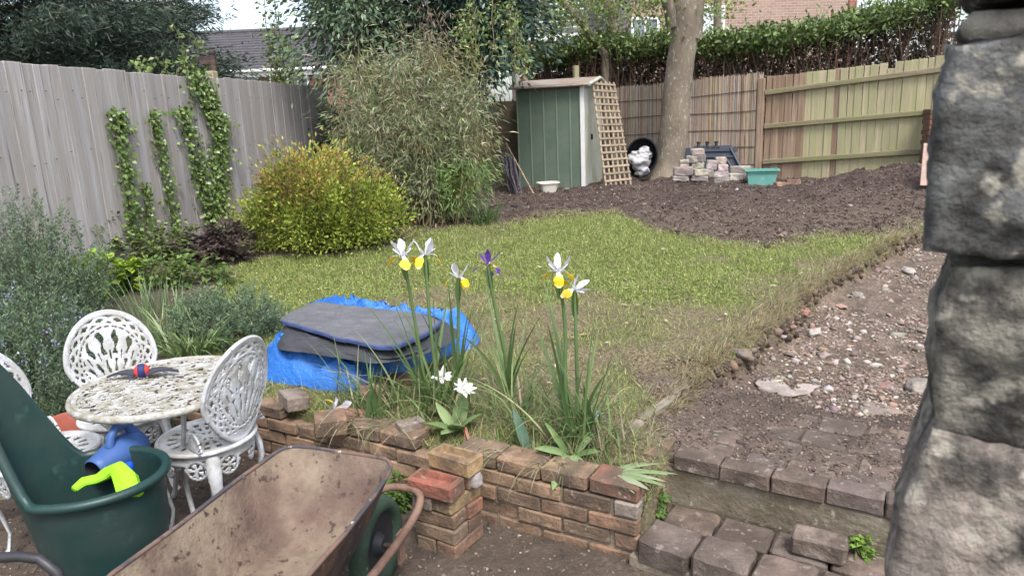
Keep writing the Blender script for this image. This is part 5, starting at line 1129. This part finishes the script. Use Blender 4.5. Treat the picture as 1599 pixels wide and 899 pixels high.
# trees between hedge and house
def thintree(label, path, r0, r1, spots, n=30):
    b = PY(*path[0]); b[2] = .6; t = plant('young_tree', label, 'tree', b); P_ = [np.zeros(3)]+[PY(*p)-b for p in path]; g = Geo(); g.tube(P_, [r0*1.1]+list(np.linspace(r0, r1, len(path))), 8); g.obj('trunk', BARK, t)
    sprays(t, spots, n, .085, .05, LGc, b, .2)
    return t
thintree('upright grey trunk behind the hedge above the shed', [(958, 90, 15), (956, 40, 15), (950, -30, 15), (948, -160, 15)], .13, .08, [(880+rng.uniform(-40, 90), rng.uniform(-10, 62), 14.6+rng.normal()*.3) for _ in range(46)]+[(rng.uniform(960, 1140), rng.uniform(-15, 45), 14.6) for _ in range(34)])
thintree('slanting tree limb crossing the sky left of the upright trunk', [(945, 85, 14.6), (920, 50, 14.6), (885, 10, 14.6), (850, -40, 14.6)], .08, .05, [(rng.uniform(835, 900), rng.uniform(0, 75), 14.4) for _ in range(12)], 26)
thintree('dark slim trunk in front of the white house window', [(1120, 70, 15.5), (1120, 30, 15.5), (1122, -40, 15.5)], .085, .08, [(rng.uniform(1090, 1150), rng.uniform(-10, 20), 15.3) for _ in range(5)], 24)
# ---- laurel hedge behind the fence
HA, HB = PY(812, 130, 15.3), PY(1500, 80, 12.0); hd = HB-HA; hd[2] = 0; hl = np.linalg.norm(hd); hd = hd/hl; hn = np.array([hd[1], -hd[0], 0])
t = plant('laurel_hedge', 'long laurel hedge above the back fence with bare brown stems below', 'hedge', (HA[0], HA[1], .7)); o = np.array([HA[0], HA[1], .7])
def htop(s):
    px = 812+(1500-812)*s/hl; return np.interp(px, [812, 850, 900, 950, 1020, 1100, 1180, 1260, 1330, 1400, 1450, 1500], [90, 76, 62, 54, 58, 50, 54, 42, 28, 4, -14, -22])
def hz(s, off):
    out = []
    for v in s:
        px = 812+(1500-812)*v/hl; y = HA[1]+hd[1]*v; out.append(PY(px, np.interp(px, [812, 850, 900, 950, 1020, 1100, 1180, 1260, 1330, 1400, 1450, 1500], [90, 76, 62, 54, 58, 50, 54, 42, 28, 4, -14, -22]), y)[2])
    return np.array(out)-.7
ncl = 620; s = rng.uniform(0, hl, ncl); zt = hz(s, 0); dp = rng.uniform(-.1, .85, ncl); zz = zt-.05-np.abs(rng.normal(size=ncl))*.125+.12*np.array([mn.noise(Vector((v*1.8, 0, 0))) for v in s])
cl = hd*s[:, None]-hn*dp[:, None]+UPV*zz[:, None]; k = rng.integers(0, ncl, 19000); P = cl[k]+rng.normal(size=(19000, 3))*[.13, .13, .09]; n = len(P)
D = rng.normal(size=(n, 3))*.7+UPV*.25+hn*.3
put('foliage', leafmesh('foliage', P, D, rng.uniform(.07, .135, n), rng.uniform(.03, .05, n), palette(n, [(.13, .19, .055), (.18, .25, .08), (.085, .13, .04), (.26, .3, .13)], [.4, .28, .24, .08]), GLOSSLEAF, .15), t)
segs = []
for _ in range(420):
    s0 = rng.uniform(0, hl); z1 = float(hz([s0], 0)[0])*rng.uniform(.7, 1.0); a = hd*s0-hn*rng.uniform(0, .8)+UPV*.0; b = hd*(s0+rng.normal()*.35)-hn*rng.uniform(-.1, .8)+UPV*z1; segs.append((wob(a, b, 6, .07), rng.uniform(.008, .022), .005))
put('stems', twigs('stems', segs, col=(.16, .105, .075)), t)
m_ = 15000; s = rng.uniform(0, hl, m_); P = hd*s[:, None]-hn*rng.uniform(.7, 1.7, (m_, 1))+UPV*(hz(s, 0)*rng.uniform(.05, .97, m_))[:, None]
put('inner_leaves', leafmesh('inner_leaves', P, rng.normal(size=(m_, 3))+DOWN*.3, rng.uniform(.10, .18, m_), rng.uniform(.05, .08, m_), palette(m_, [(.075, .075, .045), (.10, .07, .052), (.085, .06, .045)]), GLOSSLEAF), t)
m_ = 26000; s = rng.uniform(0, hl, m_); P = hd*s[:, None]-hn*rng.uniform(.1, 1.1, (m_, 1))+UPV*(hz(s, 0)*rng.uniform(.15, .93, m_))[:, None]
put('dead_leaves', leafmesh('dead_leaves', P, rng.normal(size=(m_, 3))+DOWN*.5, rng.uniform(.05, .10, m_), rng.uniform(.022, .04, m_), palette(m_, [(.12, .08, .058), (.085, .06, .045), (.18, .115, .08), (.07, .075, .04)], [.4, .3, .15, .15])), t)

# ------------------------------------------------------------------ irises and other bed flowers
def strip(P, W, side, col, name, mat, parent, fold=.25, cols=None):
    """tapering leaf or petal: centre line P, widths W, sideways vector"""
    P = np.array(P, float); n = len(P); V = []; C_ = []
    if name in ('fall', 'standard', 'petal'):
        P[2:] += rng.normal(size=(n-2, 3))*.0022; W = [w*rng.uniform(.8, 1.15) for w in W]
    side = np.asarray(side, float)
    for i in range(n):
        t_ = unit(P[min(i+1, n-1)]-P[max(i-1, 0)]+1e-9); s = unit(side-t_*np.dot(side, t_)); nn = np.cross(s, t_)
        V += [P[i]-s*W[i]/2+nn*fold*W[i]*.5, P[i], P[i]+s*W[i]/2+nn*fold*W[i]*.5]; c = np.array(col if cols is None else cols[i]); C_ += [c*1.0, c*.93, c]
    q = []
    for i in range(n-1): q += [(3*i, 3*i+1, 3*i+4, 3*i+3), (3*i+1, 3*i+2, 3*i+5, 3*i+4)]
    return put(name, npmesh(name, np.array(V), [np.array(q)], mat, np.array(C_), True), parent)
def arc(p, d, L, bend_axis_down, n=9, curl=0.):
    """path starting at p along d, gradually bending towards bend_axis_down"""
    p = np.array(p, float); d = unit(d); out = [p]; b = np.array(bend_axis_down, float)
    for k in range(n-1):
        d = unit(d+b/(n-1)*(1+curl*k/n)); p = p+d*L/(n-1); out.append(p)
    return out
WHT, YEL, LIL, PUR = (.80, .79, .86), (.90, .55, .01), (.72, .70, .84), (.13, .055, .36)
def iris_flower(parent, at, ang, kind, s=1.0, tilt=(0, 0, 0)):
    s *= 1.18; tilt = (tilt[0]+rng.normal()*.14, tilt[1]+rng.normal()*.14, 0); f = put('flower', None, parent, at, (*tilt[:2], ang)); std, arm = (WHT, WHT) if kind == 'white' else (PUR, PUR) if kind == 'purple' else (LIL, WHT)
    for k in range(3):
        a = k*2*pi/3+pi/3; d = np.array([math.cos(a), math.sin(a), 0]); sd = np.array([-d[1], d[0], 0])
        P = arc((d*.008*s), d*.42+UPV, .082*s, d*.35, 8); strip(P, [w*s for w in (.008, .014, .022, .028, .03, .028, .02, .006)], sd, std, 'standard', PETAL, f, .35)
        a = k*2*pi/3; d = np.array([math.cos(a), math.sin(a), 0]); sd = np.array([-d[1], d[0], 0])
        P = arc(d*.006*s, d+UPV*.38, .095*s, DOWN*1.9, 10, .6); YC = tuple(np.array(YEL)*rng.uniform(.85, 1.05)+np.array([0, .08, .05])*rng.random()); cs = [arm]*4+[tuple(np.array(arm)*.5+np.array(YC)*.5)]+[YC]*4+[tuple(np.array(arm)*.5+np.array(YC)*.5)] if kind != 'purple' else [arm]*3+[(.75, .6, .12)]*3+[PUR]*4
        strip(P, [w*s for w in (.01, .014, .016, .018, .026, .038, .044, .042, .032, .012)], sd, arm, 'fall', PETAL, f, .2, cs)
        P = arc(d*.004*s, d*.8+UPV*.75, .048*s, d*.4, 6); strip(P, [w*s for w in (.008, .012, .014, .015, .013, .009)], sd, WHT if kind != 'purple' else (.75, .62, .3), 'style_arm', PETAL, f, .5)
    return f
IG = [(.115, .19, .07), (.145, .225, .085), (.185, .26, .10)]
def iris(label, base, top, kind, ang, leaves, tilt=(0, 0, 0), s=1.0, flower=True, lean=None):
    base = np.array(base); top = np.array(top)-base; t = thing('iris', label, 'iris', base, 0, 'irises in the raised bed')
    path = smooth_path([np.zeros(3), top*.35+rng.normal(size=3)*.01, top*.7+rng.normal(size=3)*.01, top]); n = len(path)
    V = Geo(); V.tube(path, list(np.linspace(.010, .0075, n)), 7); m_ = npmesh('stem', np.array(V.v), [np.array([f for f in V.f if len(f) == 4])], LEAF, np.tile(np.array(IG[1]), (len(V.v), 1)), True); put('stem', m_, t)
    d = unit(top); sd = unit(np.cross(d, [0.3, 1, 0]))
    for sg in (-1, 1):   # sheath under the flower
        p0 = top-d*.125; P = [p0+d*.125*k/6+sd*sg*.004 for k in range(7)]; strip(P, [.014, .022, .029, .030, .026, .019, .008], np.cross(d, sd)*sg+sd*.5, IG[0], 'sheath', LEAF, t, .5)
    for (az, L, ln, bd, w_) in leaves:
        hd_ = np.array([math.cos(az), math.sin(az), 0]); st = hd_*.012+d*rng.uniform(.0, .12); P = arc(st, hd_*ln+UPV, L, hd_*bd+DOWN*bd*.5, 12); strip(P, list(np.interp(np.linspace(0, 1, 12), [0, .15, .5, .85, 1], [w_, w_*1.1, w_*.85, w_*.45, .0015])), np.array([-hd_[1], hd_[0], 0])+rng.normal(size=3)*.5, IG[rng.integers(3)], 'leaf', LEAF, t, .45)
    if flower: iris_flower(t, top+d*.002, ang, kind, s, tilt)
    return t
zb_ = .27
def rl(n, Lm=.7): return [(rng.uniform(0, 2*pi), Lm*rng.uniform(.55, 1.15), rng.uniform(.04, .34), rng.uniform(.05, .6), rng.uniform(.015, .024)) for _ in range(n+4)]
b1 = PZ(672, 650, .27); b2 = PZ(690, 655, .27); b3 = PZ(716, 640, .28); b4 = PZ(795, 640, .28); b5 = PZ(893, 700, .26); b6 = PZ(905, 700, .26)
iris('white and yellow iris, leftmost of the tall ones behind the tarpaulin', b1, PY(629, 399, b1[1]-.05), 'white', -1.3, rl(5))
iris('white and yellow iris just right of the leftmost one, tallest bloom', b2, PY(664, 398, b2[1]), 'white', -1.9, rl(5))
iris('smaller white iris with drooping yellow fall beside the purple iris', b3, PY(716, 434, b3[1]), 'white', -.9, rl(4), s=.92)
iris('single purple iris with a yellow centre', b4, PY(762, 414, b4[1]), 'purple', -.6, rl(6), s=.88)
iris('white iris with yellow petals hanging left, in the right hand clump', b5, PY(872, 424, b5[1]-.02), 'white', 2.6, rl(4), s=.92)
iris('fading yellow iris drooping at the top of the right hand clump', b6, PY(897, 452, b6[1]), 'fading', .3, rl(5, .6), tilt=(.25, .8, 0), s=.8)
q = PZ(600, 660, .30); t_ = PZ(522, 640, .36); t_[2] = .36
iris('fallen white iris bloom hanging over the wall face', q, t_, 'white', 2.6, rl(3, .35), tilt=(1.6, .5, 0), s=1.0)
iris('withered pale blue iris low beside the right hand clump', PZ(925, 690, .27), PZ(930, 655, .34), 'fading', .3, rl(3, .3), tilt=(.5, .9, 0), s=.6)
# tulip like plants with broad leaves
def broad(label, px, py, z, leaves, name='tulip', flower=None, cols=((.25, .35, .15), (.31, .40, .19), (.19, .28, .11))):
    b = PZ(px, py, z); b[2] = z-.01; t = thing(name, label, 'plant', b)
    for (az, L, ln, bd, w_) in leaves:
        hd_ = np.array([math.cos(az), math.sin(az), 0]); P = arc(hd_*.01, hd_*ln+UPV, L, hd_*bd+DOWN*bd*1.1, 12); strip(P, list(w_*np.array([.35, .6, .8, .95, 1, 1, .96, .88, .74, .55, .32, .03])), np.array([-hd_[1], hd_[0], 0])+rng.normal(size=3)*.15, cols[rng.integers(3)], 'leaf', LEAF, t, .4)
    if flower is not None:
        h_, off = flower; g = Geo(); top = np.array([off[0], off[1], h_]); g.tube([(0, 0, 0), top*.5+[.005, 0, .02], top], .005, 6); put('stem', npmesh('stem', np.array(g.v), [np.array([f for f in g.f if len(f) == 4])], LEAF, np.tile(np.array(IG[2]), (len(g.v), 1)), True), t)
        f = put('flower', None, t, top, (.5, .3, .2))
        for k in range(9):
            a = k*2*pi/9+rng.normal()*.1; d = np.array([math.cos(a), math.sin(a), 0]); P = arc(d*.004, d*.9+UPV*(.6 if k % 2 else 1.0), .062, d*.5+DOWN*.5, 8); strip(P, [.006, .014, .021, .025, .025, .021, .013, .003], [-d[1], d[0], 0], (.80, .79, .76), 'petal', PETAL, f, .3)
    return t
broad('broad leaved tulip with an open white flower in front of the left irises', 712, 668, .31, [(-2.6, .18, .5, .8, .085), (-1.4, .18, .4, .8, .09), (-.4, .19, .4, .7, .085), (1.2, .2, .3, .4, .08), (2.4, .18, .4, .6, .075), (-2, .15, .6, 1., .07)], flower=(.20, (.05, .03)))
broad('tulip with a half closed white flower between the left irises', 690, 652, .28, [(-2.0, .18, .4, .6, .05), (.4, .2, .3, .5, .045), (-3, .16, .6, 1.0, .045)], flower=(.24, (.01, .0)))
broad('low rosette of broad grey green leaves hanging over the wall at the right iris clump', 893, 708, .305, [(-2.9, .19, .55, .9, .095), (-2.0, .27, .7, 1.9, .075), (-1.45, .17, .5, 1.5, .07), (-.5, .15, .6, .9, .06), (2.6, .2, .35, .5, .08), (-2.5, .15, .8, 1.3, .065), (.4, .15, .4, .7, .06)])
broad('single broad blue green leaf rising between the two iris clumps', 828, 705, .30, [(2.3, .22, .25, .3, .055), (-1.2, .10, .9, 1.0, .03)], cols=((.11, .19, .13), (.12, .2, .13), (.10, .17, .12)))
broad('flattened bundle of cut pale green leaves lying on the wall corner', 945, 735, .32, [(-.9, .24, 2.2, .5, .034), (-.7, .28, 2.5, .4, .03), (-.5, .26, 2.3, .5, .034), (-.35, .3, 2.6, .35, .028), (-.2, .26, 2.2, .6, .03), (.05, .24, 2.4, .4, .028), (.25, .2, 2.3, .5, .026), (-.6, .2, 1.9, .8, .03), (-1.1, .2, 2.0, .7, .026)], 'cut_leaves', cols=((.30, .37, .2), (.36, .41, .26), (.25, .33, .15)))
# pink bud hanging off the wall top
P = [PZ(724, 655, .345), PZ(727, 668, .335), PZ(732, 685, .32), PZ(735, 690, .315)]; b = P[0]; g = thing('fallen_petal', 'pink withered petal lying on the wall top brick', 'petal', b)
strip([p-b for p in P], [.006, .016, .012, .004], [1, .3, 0], (.62, .25, .22), 'petal_blade', PETAL, g, .6)

# ------------------------------------------------------------------ grass, stones, clods, litter
def scatter(n, x0, x1, y0, y1, w):
    x = rng.uniform(x0, x1, n); y = y0+(y1-y0)*rng.random(n)**1.25; k = rng.random(n) < w(x, y); return x[k], y[k]
landk = lambda x, y: (1-sstep(.95, 1.1, (x-RC[0])*RN[0]+(y-RC[1])*RN[1]))*sstep(.62, .8, x)
lawnw = lambda x, y: upperk(x, y)*(1-landk(x, y))*(1-pathk(x, y))*(1-soilk(x, y))
inview = lambda x, y: (np.abs(x) < .80*y+.3)
x, y = scatter(330000, -3.2, 4.4, 2.5, 9.4, lambda x, y: lawnw(x, y)*inview(x, y)); n = len(x); g_ = greenness(x, y)
P = np.stack([x, y, hgt(x, y)-.004], 1); gk = rng.random(n) < (.25+.75*g_)
cc = np.where(gk[:, None], palette(n, [(.235, .295, .075), (.31, .36, .105), (.13, .19, .045), (.40, .40, .18)]), palette(n, [(.32, .275, .165), (.23, .19, .11), (.42, .37, .25), (.15, .12, .075)]))
lean = np.where(gk, rng.uniform(.2, 1.2, n), rng.uniform(.9, 1.5, n))
tag(put('lawn_grass', ribbons('lawn_grass', P, rng.uniform(0, 2*pi, n), rng.uniform(.02, .07, n), rng.uniform(.003, .0062, n)*(1+.06*y), lean, rng.uniform(.0, .7, n), cc, 1, LEAF, None, .8)), kind='stuff')
# clover and moss leaves in the far bright part
x, y = scatter(30000, -2.6, 3.6, 5.0, 9.2, lambda x, y: lawnw(x, y)*inview(x, y)*np.clip(greenness(x, y)*1.3-.3, 0, 1)); n = len(x); P = np.stack([x, y, hgt(x, y)+.006], 1)
tag(put('clover', leafmesh('clover', P, rng.normal(size=(n, 3))*[1, 1, .3]+[0, 0, .2], .022, .017, palette(n, [(.25, .31, .07), (.33, .38, .10), (.17, .24, .05)]), LEAF, .1, 0, UPV)), kind='stuff')
# longer ragged grass on the turf edge and bed edges
ye = rng.uniform(3.4, 7.0, 7000); xe_ = np.interp(ye, ex_y, ex_x)-np.abs(rng.normal(size=7000))*.14+.03; P = np.stack([xe_, ye, hgt(xe_, ye)-.005], 1)
tag(put('turf_edge_grass', ribbons('turf_edge_grass', P, rng.uniform(-1.9, 1.2, 7000), rng.uniform(.04, .12, 7000), .0045, rng.uniform(.3, 1.3, 7000), rng.uniform(.4, 1.6, 7000), palette(7000, [(.33, .27, .16), (.28, .22, .13), (.23, .22, .10), (.38, .33, .21)]), 3)), kind='stuff')
m_ = 2600; tt = rng.uniform(-.02, 1.9, m_); off = np.abs(rng.normal(size=m_))*.16+.11; x = WC[0]+WU[0]*tt+WN[0]*off; y = WC[1]+WU[1]*tt+WN[1]*off; P = np.stack([x, y, hgt(x, y)-.005], 1)
dens = rng.random(m_) < (.35+.65*(vn(x, y, 3.5, 90) > -.1)); P = P[dens]; m_ = len(P)
tag(put('wild_grass', ribbons('wild_grass', P, rng.uniform(0, 2*pi, m_), rng.uniform(.05, .17, m_), rng.uniform(.003, .0055, m_), rng.uniform(.1, .9, m_), rng.uniform(.2, 1.6, m_), palette(m_, [(.13, .19, .06), (.17, .22, .07), (.27, .25, .14), (.35, .3, .19)], [.28, .24, .25, .23]), 4)), kind='stuff')
# long limp leaves around the irises, some straw coloured and hanging over the wall
m_ = 380; c = np.array([PZ(*p)[:2] for p in ((670, 645, .28), (700, 655, .28), (600, 650, .29), (570, 640, .29), (800, 660, .28), (830, 680, .27), (900, 700, .27), (940, 700, .27))]); k = rng.integers(0, 8, m_); P = np.concatenate([c[k]+rng.normal(size=(m_, 2))*.06, np.full((m_, 1), .27)], 1)
tag(put('iris_leaves', ribbons('iris_leaves', P, rng.uniform(0, 2*pi, m_), rng.uniform(.18, .62, m_), rng.uniform(.006, .014, m_), rng.uniform(.03, .5, m_), rng.uniform(.3, 2.3, m_), palette(m_, [(.12, .19, .07), (.16, .23, .085), (.21, .27, .11), (.36, .33, .2)], [.34, .33, .2, .13]), 8)), kind='stuff')
m_ = 90; c = np.array([PZ(*p)[:2] for p in ((560, 655, .31), (600, 668, .31), (770, 705, .31), (860, 725, .31))]); k = rng.integers(0, 4, m_); P = np.concatenate([c[k]+rng.normal(size=(m_, 2))*[.06, .03], np.full((m_, 1), .315)], 1)
tag(put('straw_leaves', ribbons('straw_leaves', P, rng.normal(size=m_)*.6-pi/2-.4, rng.uniform(.12, .34, m_), rng.uniform(.003, .006, m_), rng.uniform(.8, 1.4, m_), rng.uniform(.6, 1.7, m_), palette(m_, [(.36, .33, .2), (.30, .29, .15), (.22, .25, .1), (.42, .38, .26)]), 7)), kind='stuff')
# loose stones, clods and litter
ICO = bmesh.new(); bmesh.ops.create_icosphere(ICO, subdivisions=1, radius=1); IV = np.array([v.co[:] for v in ICO.verts]); IF = np.array([[v.index for v in f.verts] for f in ICO.faces]); ICO.free()
def pebbles(name, x, y, r, cols, flat=.6, sink=.3):
    n = len(x); s = rng.uniform(.6, 1.3, (n, 1, 3))*np.array([1, .8, flat]); V = IV[None]*s*(1+.34*rng.normal(size=(n, 12, 1)))*r[:, None, None]; a = rng.uniform(0, 2*pi, n); ca, sa = np.cos(a)[:, None], np.sin(a)[:, None]
    V = np.stack([V[..., 0]*ca-V[..., 1]*sa, V[..., 0]*sa+V[..., 1]*ca, V[..., 2]], -1)+np.stack([x, y, hgt(x, y)+r*flat*(.5-sink)], 1)[:, None]
    return tag(put(name, npmesh(name, V.reshape(-1, 3), [(IF[None]+np.arange(n)[:, None, None]*12).reshape(-1, 3)], RUBBLE, np.repeat(cols, 12, 0))), kind='stuff')
x, y = scatter(30000, .7, 4.6, 3.1, 8.0, lambda x, y: pathk(x, y)*sstep(.9, 1.1, (x-RC[0])*RN[0]+(y-RC[1])*RN[1]+.15*vn(x, y, 3, 18))*np.clip(.5+.8*vn(x, y, 2.2, 91), .05, 1)); r = rng.uniform(.005, .017, len(x))*(1+1.3*(rng.random(len(x)) > .93)); pebbles('path_stones', x, y, r*.95, palette(len(x), [(.27, .215, .18), (.36, .30, .255), (.20, .15, .12), (.25, .17, .135), (.44, .39, .34)], [.32, .2, .28, .12, .08]))
x, y = scatter(42000, -1.5, 7.5, 6.0, 12.3, lambda x, y: soilk(x, y)*upperk(x, y)*(1-pathk(x, y))); r = rng.uniform(.004, .015, len(x))*(1+1.3*(rng.random(len(x)) > .97)); pebbles('soil_clods', x, y, r, palette(len(x), [(.062, .040, .036), (.045, .03, .027), (.085, .057, .05), (.17, .13, .11), (.32, .27, .24)], [.38, .33, .2, .07, .02]), .75)
x, y = scatter(9000, -2.6, 1.9, 1.3, 3.9, lambda x, y: 1-upperk(x, y)); r = rng.uniform(.003, .012, len(x)); pebbles('patio_grit', x, y, r, palette(len(x), [(.13, .10, .08), (.2, .16, .13), (.08, .062, .05), (.33, .28, .24)], [.4, .25, .25, .1]))
x, y = scatter(9000, .62, 2.4, 2.3, 4.0, lambda x, y: ((x-RC[0])*RN[0]+(y-RC[1])*RN[1] > .10)*upperk(x, y)); r = rng.uniform(.002, .009, len(x)); pebbles('landing_crumbs', x, y, r, palette(len(x), [(.10, .072, .058), (.15, .11, .085), (.24, .19, .16), (.07, .05, .04)]), .6, .1)
x, y = scatter(60000, .9, 4.3, 3.5, 7.0, lambda x, y: np.clip(4*pathk(x, y)*(1-pathk(x, y)), 0, 1)); r = rng.uniform(.010, .034, len(x)); pebbles('turf_edge_soil', x, y, r, palette(len(x), [(.085, .06, .045), (.12, .088, .064), (.06, .042, .034), (.17, .13, .095)]), .9, .45)
# straw and dry stalks over soil and lawn edge, pale fallen petals and leaves
x, y = scatter(9000, -1.2, 7.0, 6.4, 11.5, lambda x, y: soilk(x, y)*(1-pathk(x, y))); n = len(x); P = np.stack([x, y, hgt(x, y)+.012], 1)
tag(put('straw_litter', ribbons('straw_litter', P, rng.uniform(0, 2*pi, n), rng.uniform(.04, .16, n), .005, rng.uniform(1.25, 1.65, n), .0, palette(n, [(.26, .2, .14), (.34, .28, .2), (.18, .13, .09)]), 2, TWIG)), kind='stuff')
x, y = scatter(260, -2.0, 3.4, 3.4, 9.0, lambda x, y: lawnw(x, y)); n = len(x); P = np.stack([x, y, hgt(x, y)+.022], 1)
tag(put('fallen_leaves', leafmesh('fallen_leaves', P, rng.normal(size=(n, 3))*[1, 1, .12], rng.uniform(.03, .075, n), rng.uniform(.015, .03, n), palette(n, [(.45, .40, .27), (.36, .28, .17), (.52, .48, .36), (.36, .3, .14)]), LEAF, .15, 0, UPV)), kind='stuff')
# larger stones lying in the path, each on its own
for i, (px, py, rr, col, lab) in enumerate(((1228, 600, .15, (.36, .30, .27), 'pale pinkish flat slab at the near end of the rubble path'), (1352, 628, .17, (.27, .19, .145), 'flat tan slab sunk in the path beside the pale slab'), (1378, 605, .045, (.26, .10, .08), 'dark red stone near the pier in the rubble path'), (1312, 478, .05, (.42, .26, .2), 'pink flat stone in the middle of the rubble path'),
        (1272, 520, .05, (.36, .32, .28), 'grey stone against the turf edge in the path'), (1340, 462, .05, (.42, .38, .34), 'pale grey stone in the upper rubble path'), (1418, 425, .06, (.44, .39, .35), 'large pale stone beside the pier high on the path'), (1440, 610, .09, (.40, .34, .29), 'pale broken edge stone at the foot of the pier'), (1252, 488, .055, (.34, .12, .09), 'red brick fragment in the cut turf edge'), (1160, 555, .06, (.16, .12, .09), 'dark clod at the turf edge beside the landing'))):
    q = GP(px, py); tag(put('path_stone', lump('path_stone', rr, None, i+50, (1.2, .8, .09 if i in (0, 1, 3) else .55), BLOCK, .5, 3), None, (q[0], q[1], q[2]+(rr*.1 if rr < .1 else -.014)), (0, 0, rng.uniform(0, 3)), col), lab, 'stone', 'larger stones lying along the path')
